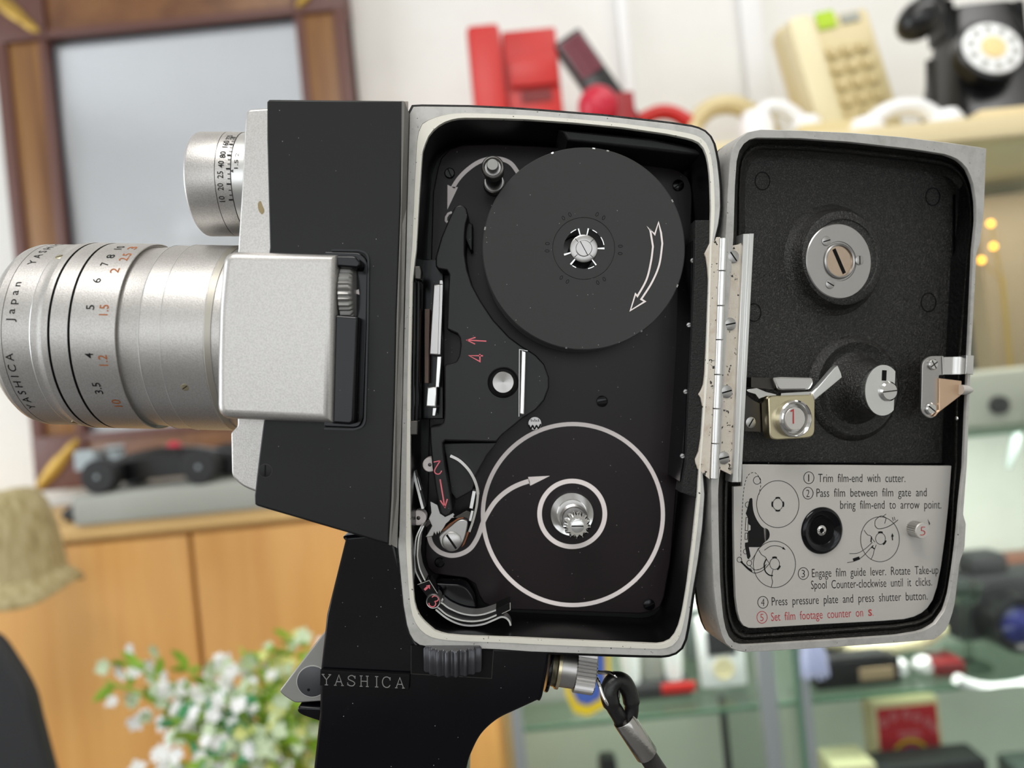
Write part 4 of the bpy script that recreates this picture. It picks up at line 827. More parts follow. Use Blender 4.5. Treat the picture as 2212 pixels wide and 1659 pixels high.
# ---- mirror
mz = 1.405; mc = P(415, 487, mz); mw, mh, fw = 533*S(mz), 850*S(mz), .098; my = YW-.03
mirror = thing('wall_mirror', (mc.x, my, mc.z-mh/2-fw), 'wall mirror in a broad brown wooden frame with gilt corner leaves', 'mirror')
b = MB(); b.box((mc.x, my-.002, mc.z), mw+.02, .006, mh+.02, 0); b.build('mirror_glass', 'mirror', mirror)
for sx in (-1, 1):
    b = MB(); b.box((mc.x+sx*(mw/2+fw/2), my, mc.z), fw, .05, mh, 0, None, .008); b.build('frame_side', 'wood_v', mirror)
    b = MB(); b.box((mc.x+sx*(mw/2+fw-.012), my-.004, mc.z), .024, .058, mh, 0, None, .004); b.box((mc.x+sx*(mw/2+.008), my-.004, mc.z), .016, .05, mh, 0, None, .004); b.build('frame_edge', 'mauve', mirror)
for sz in (-1, 1):
    b = MB(); b.box((mc.x, my, mc.z+sz*(mh/2+fw/2)), mw, .05, fw, 0, None, .008); b.build('frame_rail', 'wood_b', mirror)
    b = MB(); b.box((mc.x, my-.004, mc.z+sz*(mh/2+.008)), mw, .052, .016, 0, None, .004); b.build('frame_edge', 'mauve', mirror)
    for sx in (-1, 1):
        c = Vector((mc.x+sx*(mw/2+fw/2), my-.003, mc.z+sz*(mh/2+fw/2)))
        b = MB(); b.box(c, fw+.004, .06, fw+.004, 0, None, .006); b.build('corner_block', 'mauve', mirror)
        b = MB(); dirv = Vector((-sx, 0, -sz)).normalized(); R_ = Ry(-math.degrees(math.atan2(dirv.z, dirv.x)))
        for t, l, w_ in ((-.012, .045, .014), (.028, .03, .010), (-.04, .026, .011)): b.ball(c+dirv*t-Vector((0, .032, 0)), l, .006, w_, 0, R_, 12, 8)
        b.build('gilt_leaf', 'gilt', mirror)
# ---- honey coloured cabinet under the mirror
cz = 1.12; a_ = P(400, 1112, cz); ctop = a_.z; yf = a_.y; xr = P(1092, 1640, cz).x; xs = P(420, 1270, cz).x; xl = -1.75
cab = thing('cabinet', ((xl+xr)/2, yf+.15, FLOOR), 'honey coloured wooden cabinet standing under the mirror', 'cabinet')
b = MB(); b.box(((xl+xr)/2, (yf+.02+YW-.02)/2, (FLOOR+ctop-.02)/2), xr-xl, YW-.02-yf-.02, ctop-.02-FLOOR); b.build('carcass', 'wood_y', cab)
b = MB(); b.box(((xl+xr)/2, (yf-.006+YW-.012)/2, ctop-.011), xr-xl+.012, YW-.006-yf, .022, 0, None, .003); b.build('cabinet_top', 'wood_top', cab)
for x0, x1 in ((xl+.004, xs-.6), (xs-.596, xs-.002), (xs+.002, xr-.004)):
    b = MB(); b.box(((x0+x1)/2, yf+.01, (FLOOR+.08+ctop-.03)/2), x1-x0-.003, .02, ctop-.03-FLOOR-.08, 0, None, .002); dr = b.build('cabinet_door', 'wood_y', cab)
    b = MB(); b.lathe(Vector((x1-.04, yf, ctop-.45)), VIEW, [(0,.006),(.012,.006),(.016,.014),(.024,.012),(.026,0)], 16, 0, 1.0); b.build('knob', 'gilt', dr)
# ---- things on the cabinet
pz = 1.2; pl = thing('plinth', (P(420, 1090, pz).x, P(0, 0, pz).y, ctop), 'pale grey stone slab lying on the cabinet under the model racing car', 'slab')
cen = P(440, 1070, pz); ph = .045
b = MB(); b.box((cen.x, cen.y-.02, ctop+ph/2), 420*S(pz), .15, ph, 0, None, .006); b.build('slab', 'greyst', pl)
zt = ctop+ph; car_c = Vector((P(380, 1020, pz).x, cen.y-.03, zt))
car = thing('racing_car', car_c, 'model racing car in black with big wheels on the grey slab', 'model car')
def carp(x, y, z): return car_c+Vector((x, y, z))
b = MB(); b.loops([[carp(x, y*w_, .012+h*hh) for y, hh in ((-1,0),(1,0),(1,1),(.5,1.4),(-.5,1.4),(-1,1))] for x, w_, h in ((-.10,.02,.018),(-.05,.028,.03),(0,.03,.034),(.05,.024,.03),(.11,.014,.02),(.15,.01,.012))]); b.build('car_body', 'blackp', car)
for x in (-.074, .078):
    for y in (-.05, .05):
        b = MB(); b.lathe(carp(x, y-.016, .026), Vector((0, 1, 0)), [(0,.016),(0,.024),(.003,.026),(.029,.026),(.032,.024),(.032,.016)], 28, 0, 1.0); wh = b.build('wheel', 'blackm', car)
        b = MB(); b.lathe(carp(x, y-.016, .026), Vector((0, 1, 0)), [(.003,.0155),(.001,.012),(.004,.004),(-.001,.003),(-.001,0)], 20, 0, 1.0); b.build('wheel_hub', 'alu', wh)
b = MB(); b.box(carp(-.102, 0, .062), .03, .09, .004); b.box(carp(-.102, -.044, .052), .03, .003, .03); b.box(carp(-.102, .044, .052), .03, .003, .03); b.box(carp(-.102, 0, .045), .012, .02, .034); b.build('rear_wing', 'alu', car)
b = MB(); b.box(carp(.145, 0, .012), .024, .1, .004); b.build('front_wing', 'alu', car)
b = MB(); b.ball(carp(.015, 0, .052), .013, .012, .014); b.build('driver_helmet', 'crimson', car)
b = MB(); c = P(188, 1104, 1.16); b.ball((c.x, c.y, ctop+.016), .036, .022, .016, 0, Ry(-6)@Rz(20)); tag(b.build('oval_case', 'blackm'), 'small black oval case lying on the pale cabinet top', 'case')
# ---- woven straw hat at the left edge
hz = .98; h0, h1 = P(22, 1055, hz), P(62, 1285, hz); hd = h1-h0; hl = hd.length
hat = thing('straw_hat', h1, 'pale woven straw hat hanging at the left end of the cabinet', 'hat')
k_ = S(hz)
b = MB(); L_ = []; u, w, a = basis(hd); prof = [(0,5),(2,35),(10,60),(40,78),(100,92),(160,98),(192,98)]
for h, r in prof: L_.append([h0+a*h*k_+(u*math.cos(2*PI*i/60)+w*math.sin(2*PI*i/60)*.7)*r*k_*(1+.03*math.sin(9*2*PI*i/60)) for i in range(60)])
b.loops(L_, cap0=True, cap1=False); b.build('crown', 'straw', hat, 60)
b = MB(); L_ = []
for h, r in ((190,97),(200,112),(214,128),(226,136),(232,134),(220,122),(205,104),(193,92)): L_.append([h0+a*(h+9*math.sin(3*2*PI*i/60+.6)*(r-95)/40)*k_+(u*math.cos(2*PI*i/60)+w*math.sin(2*PI*i/60)*.7)*r*k_ for i in range(60)])
b.loops(L_, cap0=False, cap1=False); b.build('brim', 'straw', hat, 60)
# ---- dark chair back at the lower left
chz = .56; cc_ = P(0, 1600, chz)
chair = thing('chair', (cc_.x, cc_.y, FLOOR), 'black chair whose tilted back fills the lower left corner', 'chair')
def prz(b, pts, z0, z1, bev=.004, m=0):
    pw = [P(x, y, z0) for x, y in pts]; pp = [(v.x, v.z) for v in pw]; L_ = []
    for s in range(4):
        a2 = PI/2*s/3; q2 = inset_poly(pp, bev*(1-math.sin(a2))); L_.append([Vector((x, pw[0].y+bev*(1-math.cos(a2)), z)) for x, z in q2])
    L_.append([Vector((x, pw[0].y+(z1-z0), z)) for x, z in pp]); b.loops(L_, m)
b = MB(); prz(b, spl([(-260,1480),(-120,1380),(-30,1375),(20,1432),(58,1500),(74,1560),(100,1659),(150,1850),(150,2050),(-260,2050)], True, 4), chz, chz+.012, .004); b.build('backrest', 'blackm', chair)
b = MB(); b.box((cc_.x-.02, cc_.y-.12, cc_.z-.42), .46, .46, .06, 0, None, .02); b.build('seat', 'blackm', chair)
for sx in (-.2, .18):
    for sy in (-.32, .06):
        b = MB(); b.box((cc_.x+sx, cc_.y+sy, (FLOOR+cc_.z-.44)/2), .03, .03, cc_.z-.44-FLOOR); b.build('leg', 'blackm', chair)
    b = MB(); b.box((cc_.x+sx, cc_.y+.03, cc_.z-.28), .03, .03, .34); b.build('back_post', 'blackm', chair)
# ---- artificial flowers in a terracotta pot on a stool
fz = .78; fp = P(640, 1700, fz); rr = random.Random(11)
stool = thing('stool', (fp.x, fp.y, FLOOR), 'small wooden stool carrying the flower pot', 'stool')
pot_z = fp.z-.085
b = MB(); b.lathe(Vector((fp.x, fp.y, pot_z-.03)), Vector((0, 0, 1)), [(0,.15),(0,.16),(.026,.16),(.03,.155),(.03,0)], 40, 0, 1.0); b.build('seat', 'wood_y', stool)
for i in range(4):
    a = PI/4+i*PI/2; b = MB(); b.tube([Vector((fp.x+.11*math.cos(a), fp.y+.11*math.sin(a), pot_z-.03)), Vector((fp.x+.16*math.cos(a), fp.y+.16*math.sin(a), FLOOR))], .014, 10, 0, True, None, 1.0); b.build('leg', 'wood_y', stool)
fl = thing('flower_bush', (fp.x, fp.y, pot_z), 'bushy white and cream artificial flowers with green leaves in a terracotta pot', 'flowers')
b = MB(); b.lathe(Vector((fp.x, fp.y, pot_z)), Vector((0, 0, 1)), [(0,.05),(.07,.068),(.07,.076),(.095,.078),(.095,.068),(.08,.066),(.08,0)], 40, 0, 1.0); b.build('pot', 'terra', fl)
base = Vector((fp.x, fp.y, pot_z+.08))
tips = [(228,1472,.74),(262,1430,.74),(352,1476,.75),(318,1510,.74),(398,1440,.80),(452,1470,.76),(520,1400,.84),(575,1400,.82),(625,1368,.84),(668,1400,.82),(560,1440,.78),(640,1450,.78),(430,1520,.72),(485,1510,.72),(395,1530,.73),(370,1550,.72),(560,1520,.74),(620,1490,.74),(680,1510,.78),(410,1585,.7),(470,1580,.7),(540,1580,.71),(605,1600,.72),(665,1590,.74),(430,1640,.68),(500,1650,.69),(340,1650,.70),(590,1660,.70),(690,1660,.74),(300,1690,.7),(720,1600,.8),(740,1480,.85)]
def petal_flower(mb, c, r, up, n=6, m=0):
    u, w, a = basis(up)
    for i in range(n):
        t = 2*PI*i/n+rr.random(); d_ = u*math.cos(t)+w*math.sin(t); s = a.cross(d_)
        mb.add([c, c+d_*r*.6+s*r*.38+a*r*.22, c+d_*r*1.05+a*r*.28, c+d_*r*.6-s*r*.38+a*r*.22], [(0,1,2,3)], m)
sb = MB(); nb = 0
for (x, y, z) in tips:
    tip = P(x, y, z); dirn = tip-base; mid3 = base+dirn*.55+Vector((0, 0, .25*dirn.length*.3)); pth = spl([tuple(base), tuple(mid3), tuple(tip)], n=6); sb.tube([Vector(q) for q in pth], .0016, 5, 0, True, None, 1.0)
    cream = x > 520 and rr.random() < .75
    for k in range(9):
        t = 1-k*.05; i_ = min(len(pth)-1, int(t*(len(pth)-1))); c = Vector(pth[i_])+Vector((rr.uniform(-.018,.018), rr.uniform(-.02,.02), rr.uniform(-.016,.016)))
        mb = MB(); up = Vector((rr.uniform(-.6,.6), -.9, rr.uniform(-.3,.9)))
        petal_flower(mb, c, rr.uniform(.006, .0105), up, 7); petal_flower(mb, c+up.normalized()*.002, .005, up, 6); mb.build('blossom', rr.choice(['blosy', 'blosy', 'blosg']) if cream else rr.choice(['blos', 'blos', 'blosg']), fl)
    for k in range(8):
        t = rr.uniform(.4, 1.0); i_ = int(t*(len(pth)-1)); c = Vector(pth[i_]); d_ = Vector((rr.uniform(-1,1), rr.uniform(-.6,.4), rr.uniform(-.6,.8))).normalized(); s = d_.cross(Vector((.2,1,.1))).normalized(); l_ = rr.uniform(.016,.032); n_ = s.cross(d_)
        mb = MB(); mb.add([c, c+d_*l_*.35+s*l_*.2+n_*l_*.06, c+d_*l_*.7+s*l_*.17+n_*l_*.05, c+d_*l_-n_*l_*.08, c+d_*l_*.7-s*l_*.17+n_*l_*.05, c+d_*l_*.35-s*l_*.2+n_*l_*.06, c+d_*l_*.4, c+d_*l_*.75], [(0,1,6),(1,2,7,6),(2,3,7),(3,4,7),(4,5,6,7),(5,0,6)])
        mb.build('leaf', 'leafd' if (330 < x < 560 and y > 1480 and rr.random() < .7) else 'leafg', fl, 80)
sb.build('stems', 'leafg', fl, kind='stuff')
# ---- glass display case on the right, cream board on top
gz = 1.02; gx0 = P(1100, 1520, gz).x; gx1 = 1.35; gyf = P(0, 0, gz).y; gyb = YW-.03; top = P(2100, 262, gz).z
case = thing('display_case', ((gx0+gx1)/2, (gyf+gyb)/2, FLOOR), 'glass display case with a cream top board and glass shelves', 'display case')
def cbx(b, x0, x1, y0, y1, z0, z1, m=0, bev=0): b.box(((x0+x1)/2, (y0+y1)/2, (z0+z1)/2), x1-x0, y1-y0, z1-z0, m, None, bev)
b = MB(); cbx(b, gx0-.14, gx1+.02, gyf-.02, YW-.004, top-.03, top, 0, .004); b.build('top_board', 'shelfc', case)
b = MB(); cbx(b, gx0, gx1, gyb, gyb+.015, FLOOR+.3, top-.03); b.build('back_panel', 'palegreen', case)
b = MB(); cbx(b, gx1+.001, gx1+.016, gyf+.012, YW-.002, FLOOR, top-.031); b.build('side_panel', 'palegreen', case)
b = MB(); cbx(b, gx0, gx1, gyf+.01, gyb, FLOOR, FLOOR+.3); b.build('base_cupboard', 'wood_b', case)
z_lo = P(1900, 1518, gz).z; z_md = P(2160, 935, gz).z; z_bt = z_lo-.36; z_t2 = (z_md+top)/2-.02
for z in (z_lo, z_md, z_bt):
    b = MB(); cbx(b, gx0+.006, gx1, gyf+.03, gyb-.002, z-.006, z, 0); sh = b.build('glass_shelf', 'shelf_glass', case)
    b = MB(); cbx(b, gx0+.006, gx1, gyf+.028, gyf+.03, z-.006, z, 0); b.build('shelf_edge', 'glassedge', sh)
xp1, xp2, xp3 = P(1656, 1480, gz).x, P(1736, 1480, gz).x, P(1700, 1480, gz).x
for x, w_ in ((xp1, .022), (xp2, .013), (gx0+.008, .016), (gx1, .02)):
    b = MB(); cbx(b, x-w_/2, x+w_/2, gyf-.008, gyf+.01, FLOOR, top-.031, 0, .002); b.build('upright', 'alu', case)
b = MB(); cbx(b, xp2-.013, xp2-.008, gyf-.006, gyb, FLOOR+.31, top-.031); b.build('divider_pane', 'pane_glass', case)
b = MB(); cbx(b, xp2-.0145, xp2-.0075, gyf-.008, gyf-.006, FLOOR+.31, top-.031); b.build('divider_edge', 'glassedge', case)
b = MB(); cbx(b, gx0+.017, xp1-.012, gyf, gyf+.004, FLOOR+.31, top-.032); b.build('front_pane', 'pane_glass', case)
b = MB(); cbx(b, xp2+.008, gx1-.011, gyf, gyf+.004, FLOOR+.31, top-.032); b.build('front_pane', 'pane_glass', case)
def stand(z, x, y, zsurf, h):                            # x,y pixel of the base, placed on a surface of height zsurf
    p_ = P(x, y, z); return Vector((p_.x, p_.y, zsurf+h/2))
def flat(name, lb, cat, mt, x, y, z, w, hpx, dep, surf, m2=None, bev=.004, group=None):
    h = hpx*S(z); c = stand(z, x, y, surf, h+.001); b = MB(); b.box((c.x, c.y, c.z+.0005), w*S(z), dep, h, 0, None, min(bev, h*.3)); o = b.build(name, mt); return tag(o, lb, cat, group), c, h
# lower shelf of the case
zz = 1.12
o = thing('black_recorder', stand(zz, 1828, 1500, z_lo, 0), 'black box-shaped recorder with a pale label strip, left of the red card box', 'recorder')
c = stand(zz, 1828, 1500, z_lo, .042); b = MB(); b.box(c, 176*S(zz), .1, .040, 0, None, .004); b.build('recorder_body', 'blackp', o)
b = MB(); b.box(c+Vector((.026, -.0512, -.002)), 70*S(zz), .003, .016); b.build('label_strip', 'tan_label_glow', o)
b = MB(); b.box(c+Vector((-.005, -.002, .0215)), 150*S(zz), .09, .003, 0, None, .001); b.build('lid', 'blackm', o)
zc = c.z+.024
o = thing('cream_handset', Vector((P(1895, 1420, zz).x, c.y, zc)), 'cream telephone handset lying on top of the black recorder', 'handset')
dzh = max(0, c.z+.0235+.0135-P(2015, 1390, zz).z, c.z+.0235+.0135-P(1797, 1414, zz).z)
def hs(x, y): v = P(x, y, zz); return Vector((v.x, c.y-.01, v.z+dzh))
b = MB(); b.tube(spl([tuple(hs(1800,1428)), tuple(hs(1870,1432)), tuple(hs(1960,1420)), tuple(hs(2010,1400))], n=5), [.009]*6+[.011]*5+[.013]*5, 12, 0, True, None, 1.0); b.build('grip_bar', 'cream2', o)
for x, y in ((1797, 1414), (2015, 1390)):
    b = MB(); b.ball(hs(x, y), .017, .019, .013); b.build('ear_cup', 'cream2', o)
flat('dark_case', 'small dark case with a red end behind the cream handset', 'case', 'blackm', 1890, 1400, 1.3, 150, 130, .06, z_lo)
o, c2, h2 = flat('red_tin', 'small dark red tin on the shelf below the black camera', 'tin', mat('dark_red_tin', (112, 24, 28), 0, .4), 2040, 1490, 1.1, 62, 30, .05, z_lo)
for i, (x, lb) in enumerate(((1944, 'white round earpiece left of its twin on the glass shelf'), (1998, 'white round earpiece right of its twin, beside the red tin'))):
    q_ = stand(1.1, x, 1490, z_lo, .026); b = MB(); b.ball(q_, .015, .012, .013); b.lathe(q_+Vector((0, -.011, 0)), VIEW, [(0,.008),(.004,.008),(.004,0)], 16, 0, 1.0); tag(b.build('earpiece', 'whitep'), lb, 'earpiece', 'white earpieces')
# black camera at the right edge of the lower shelf
q_ = stand(1.2, 2145, 1480, z_lo, 0)
o = thing('black_camera', q_, 'bulky black camera with a blue lens glint at the right end of the shelf', 'camera')
b = MB(); b.box(q_+Vector((.02, 0, .06)), .17, .07, .10, 0, None, .012); b.box(q_+Vector((0, 0, .125)), .06, .05, .035, 0, None, .01); b.build('camera_body', 'blackm', o)
b = MB(); b.lathe(q_+Vector((0, -.035, .05)), VIEW, [(0,.045),(.05,.043),(.052,.036),(.046,.03)], 32, 0, 1.0); b.build('camera_lens', 'blackp', o)
b = MB(); b.lathe(q_+Vector((0, -.08, .05)), VIEW, [(0,.03),(.004,.02),(.006,0)], 24, 0, 1.0); b.build('lens_glass', mat('blue_coated_glass', (40, 44, 110), 0, .05, coat=1), o)
b = MB(); b.tube(spl([tuple(P(x, y, 1.037)) for x, y in ((2066,1466),(2090,1478),(2130,1487),(2180,1486),(2240,1470),(2300,1440))], n=5), .008, 10, 0, True, None, 1.0)
for i in range(len(b.v)): b.v[i].z = max(b.v[i].z, z_lo+.001)
tag(b.build('white_cable', 'whitep'), 'thick white cable curving across the shelf below the black camera', 'cable')
# red card box below the shelf, with a cream box and dark box
zz = 1.14; zb_ = z_bt
q_ = P(1962, 1580, zz); zb_ += .001; hb = min(q_.z+.047, z_lo-.012)-zb_
o = thing('red_card_box', Vector((q_.x, q_.y, zb_)), 'red card box with pale lettering, a rainbow arch and cream edges', 'box')
b = MB(); b.box((q_.x, q_.y+.02, zb_+hb/2), 128*S(zz)+.012, .04, hb, 0, None, .002); b.build('card_box', 'shelfc', o)
b = MB(); b.box((q_.x, q_.y-.0008, zb_+hb/2-.002), 128*S(zz), .002, hb-.012); b.build('red_front', 'redcard', o)
fr = lambda x, y: Vector((q_.x+x*S(zz), q_.y-.0022, q_.z-y*S(zz)))
b = MB()
for i, (x, y) in enumerate(((-52,-25),(-30,-36),(-2,-38),(20,-30),(42,-18),(56,-4))):
    b.strip(circ(x, y, 6.5, 8, 10), 3.5, fr, True); b.strip([(x-4, y-6), (x+4, y+6)], 3, fr)
b.strip([(-24,0),(24,0)], 4, fr); b.strip([(-22,8),(26,8)], 4, fr); b.build('pale_print', 'pinkish', o)
b = MB(); b.strip([(46*math.cos(t)*.8, 52-34*math.sin(t)) for t in [PI*i/16 for i in range(17)]], 7, fr); b.build('yellow_arch', 'yellow', o)
b = MB(); b.poly([(30*math.cos(t), 54-22*math.sin(t)) for t in [PI*i/12 for i in range(13)]], fr); b.build('blue_arch', 'blue', o)
def tall(name, lb, cat, mt, x, ytop, z, w, dep, surf, bev=.004, group=None):
    p_ = P(x, ytop, z); h = p_.z-surf; b = MB(); b.box((p_.x, p_.y, surf+h/2+.0005), w*S(z), dep, h-.001, 0, None, bev); return tag(b.build(name, mt), lb, cat, group)
tall('dark_box', 'long dark box standing in front of the red card box', 'box', 'blackm', 1990, 1632, 1.08, 240, .05, z_bt)
tall('cream_box', 'cream box at the bottom edge, left of the dark box', 'box', 'cream2', 1826, 1632, 1.08, 92, .06, z_bt)
tall('dark_pole', 'thin dark upright stand post behind the glass below the white handheld device', 'post', 'blackm', 1558, 1500, 1.2, 14, .012, z_bt, .002)
tall('pointed_bottle', 'small dark bottle below the glass shelf left of the strap', 'bottle', 'blackp', 1310, 1628, 1.15, 40, .03, z_bt, .01)
tall('blue_box', 'dark blue box at the lower right corner', 'box', 'dgrey', 2215, 1640, 1.08, 80, .05, z_bt)
# left bay: white device, white stand, pennant, pale boxes
o = thing('handheld_device', stand(1.12, 1565, 1530, z_lo, 0), 'white handheld device with a dark screen standing behind the door hinge', 'device')
pc = P(1560, 1440, 1.12); hh = pc.z*2-2*z_lo
b = MB(); hh = (P(1560, 1330, 1.12).z-z_lo); b.box((pc.x, pc.y, z_lo+hh/2+.0006), 100*S(1.12), .016, hh-.001, 0, None, .006); b.build('device_shell', 'whitep', o)
b = MB(); b.box((pc.x, pc.y-.0085, z_lo+hh*.66), 62*S(1.12), .002, hh*.36); b.build('screen', 'blackm', o)
b = MB(); b.lathe(Vector((pc.x, pc.y-.008, z_lo+hh*.28)), VIEW, [(0,.016),(.0015,.016),(.0015,.012),(.0005,.0115),(.001,0)], 30, 0, 1.0); b.build('control_ring', 'cream2', o)
o = thing('white_stand', stand(1.12, 1420, 1530, z_lo, 0), 'white two-post stand on a dark base with red tabs, under the camera', 'stand')
q_ = stand(1.12, 1420, 1530, z_lo, 0)
b = MB(); b.box(q_+Vector((0, 0, .011)), .10, .05, .02, 0, None, .003); b.build('stand_base', 'blackm', o)
for x in (-.034, .03):
    b = MB(); b.lathe(q_+Vector((x, 0, .0205)), Vector((0, 0, 1)), [(0,.012),(.06,.016),(.10,.014),(.104,0)], 20, 0, 1.0); b.build('post', 'whitep', o)
b = MB(); b.box(q_+Vector((-.002, .005, .07)), .03, .02, .10, 0, None, .004); b.build('middle_block', 'greyst', o)
b = MB(); b.box(q_+Vector((.03, -.027, .016)), .05, .006, .014, 0, None, .002); b.build('red_tab', 'redp', o)
zz = .935
o = thing('pennant', P(1262, 1420, zz), 'blue pennant with a yellow border hanging in the case behind the knob', 'pennant')
pw = [(1212,1380),(1316,1372),(1320,1480),(1306,1528),(1270,1548),(1240,1540),(1222,1500)]
b = MB(); prz(b, pw, zz+.05, zz+.054, .001); b.build('pennant_border', 'yellow', o)
pw2 = [(1224,1388),(1306,1382),(1308,1475),(1296,1510),(1270,1524),(1248,1518),(1234,1490)]
b = MB(); prz(b, pw2, zz+.0485, zz+.0495, .0003); b.build('pennant_field', 'blue', o)
b = MB(); b.tube([P(1262, 1376, zz+.05), Vector((P(1262, 1376, zz+.05).x, gyf-.022, top-.028))], .0008, 6, 0, True, None, 1.0); b.build('cord', 'blue', o)
tall('pale_box', 'pale grey box on the glass shelf beside the pistol grip', 'box', 'greyst', 1170, 1425, 1.15, 110, .06, z_lo)
tall('white_carton', 'white carton on the shelf between the two camera halves', 'carton', 'whitep', 1500, 1285, 1.3, 90, .08, z_lo)
tall('dark_album', 'dark grey album standing behind the white handheld device', 'album', 'dgrey', 1500, 1320, 1.24, 60, .03, z_lo)
b = MB(); q_ = P(1755, 1418, 1.0)
for i in range(9):
    x = -.014+i*.0035; b.tube([q_+Vector((x*.5, 0, .034)), q_+Vector((x, -.003*(i % 3), .0)), q_+Vector((x*1.15, -.003*(i % 3), -.026-.004*(i % 2)))], [.0024, .0032, .002], 7, 0, True, None, 1.0)
tag(b.build('tassel', mat('bluish_tassel', (196, 206, 236), 0, .15, coat=.6)), 'bluish white tassel hanging on the case below the camera door', 'tassel')
# upper part of the case at the right edge
q_ = P(2170, 880, 1.12)
o = thing('white_camera', Vector((q_.x, q_.y, z_md)), 'white and cream camera with a dark knob on the shelf right of the latch', 'camera')
b = MB(); b.box((q_.x, q_.y, z_md+.042), .15, .06, .082, 0, None, .01); b.build('camera_body', mat('grey_cream_plastic', (200, 196, 184), 0, .45), o)
b = MB(); b.lathe(Vector((q_.x-.03, q_.y-.031, z_md+.032)), VIEW, [(0,.014),(.008,.013),(.008,0)], 24, 0, 1.0); b.build('dark_knob', 'blackm', o)
b = MB(); b.lathe(Vector((q_.x+.05, q_.y-.031, z_md+.042)), VIEW, [(0,.032),(.03,.03),(.03,.02),(.02,0)], 28, 0, 1.0); b.build('camera_lens', 'greyst', o)
b = MB(); b.tube([Vector((P(2196, 935, 1.1).x, P(0, 0, 1.1).y, z_md-.008)), P(2192, 960, 1.1), P(2178, 1012, 1.1)], [.007, .008, .004], 10, 0, True, None, 1.0); tag(b.build('hanging_hook', 'dgrey'), 'dark hook hanging below the shelf of the white camera', 'hook')
tall('brown_case', 'brown leather case at the right edge above the black camera', 'case', 'brownbox', 2190, 1196, 1.36, 130, .05, z_lo)
b = MB(); q_ = stand(1.1, 2092, 1400, z_lo, 0); q2 = P(2090, 1262, 1.1)
b.lathe(q_, Vector((0, 0, 1)), [(.001,.03),(.004,.03),(.006,.006),(.09,.006),(.1,.02),(q2.z-z_lo,.026),(q2.z-z_lo,.024),(.102,.018),(.1,0)], 28, 0, 1.0); tag(b.build('clear_goblet', 'shelf_glass'), 'clear glass goblet beside the black camera', 'glass')
b = MB(); c0 = P(2160, 760, 1.33); h = c0.z+.06-z_md
b.loops([[Vector((c0.x+sx*w_, c0.y+.05+sy*.03, z_md+.001+h*t)) for sx, sy in ((-1,-1),(1,-1),(1,1),(-1,1))] for t, w_ in ((0,.03),(.5,.04),(1,.05))]); tag(b.build('tapered_vase', 'dgrey'), 'dark grey tapered vase behind the white camera', 'vase')
tall('warm_glow_box', 'tan backing box with the warm glow of the amber lamps put into its colour', 'box', 'tan_label_glow', 2165, 425, 1.31, 150, .05, z_md)  # added backing; its tan colour stands for the warm glow around the bulbs
tall('grey_green_box', 'grey green box at the top right, under the cream board', 'box', 'dgrey', 2170, 428, 1.39, 100, .03, z_md)
em = bpy.data.materials.new('amber_light'); em.use_nodes = True; e_ = em.node_tree.nodes['Principled BSDF']; e_.inputs['Base Color'].default_value = col(255, 180, 60); e_.inputs['Emission Color'].default_value = col(255, 170, 50); e_.inputs['Emission Strength'].default_value = 5; M['amber'] = em
lampbase = P(2165, 610, 1.25)
o = thing('amber_lamp', Vector((lampbase.x, lampbase.y, z_md)), 'small stand with three glowing amber bulbs in the case beside the door', 'lamp')
b = MB(); b.lathe(Vector((lampbase.x, lampbase.y, z_md+.001)), Vector((0, 0, 1)), [(0,.03),(.006,.03),(.01,.004),(P(2165, 600, 1.25).z-z_md,.004),(P(2165, 600, 1.25).z-z_md,0)], 20, 0, 1.0); b.build('lamp_stem', 'gilt', o)
for x, y in ((2140,483),(2146,532),(2120,562)):
    c = P(x, y, 1.25); b = MB(); b.ball(c, .0045, .0045, .0045, 0, None, 12, 8); b.build('bulb', 'amber', o)
    b = MB(); b.tube([c, Vector((lampbase.x, lampbase.y, P(2165, 604, 1.25).z))], .0016, 6, 0, True, None, 1.0); b.build('lamp_arm', 'gilt', o)
# ---- telephones on the cream board
# red wall telephone
rz = 1.28; q_ = P(1110, 235, rz); hq = P(1110, 82, rz).z-top
rt = thing('red_telephone', Vector((q_.x, q_.y, top)), 'bright red upright telephone with its handset on the left side', 'telephone')
b = MB(); b.box((P(1148, 160, rz).x, q_.y, top+hq/2+.0005), 116*S(rz), .06, hq-.002, 0, None, .006); b.build('phone_body', 'redp', rt)
b = MB(); b.box((P(1150, 160, rz).x, q_.y-.034, top+hq-.075), 104*S(rz), .012, .05, 0, None, .004); b.build('raised_panel', 'redp', rt)
b = MB(); b.box((P(1052, 160, rz).x, q_.y-.02, top+hq/2+.003), 70*S(rz), .07, hq+.002, 0, None, .010); b.build('handset', 'redp', rt)
b = MB(); b.box((P(1158, 222, rz).x, q_.y-.0312, P(1158, 222, rz).z), 64*S(rz), .002, 26*S(rz)); b.build('dark_label', mat('dark_red_label', (120, 24, 22), 0, .5), rt)
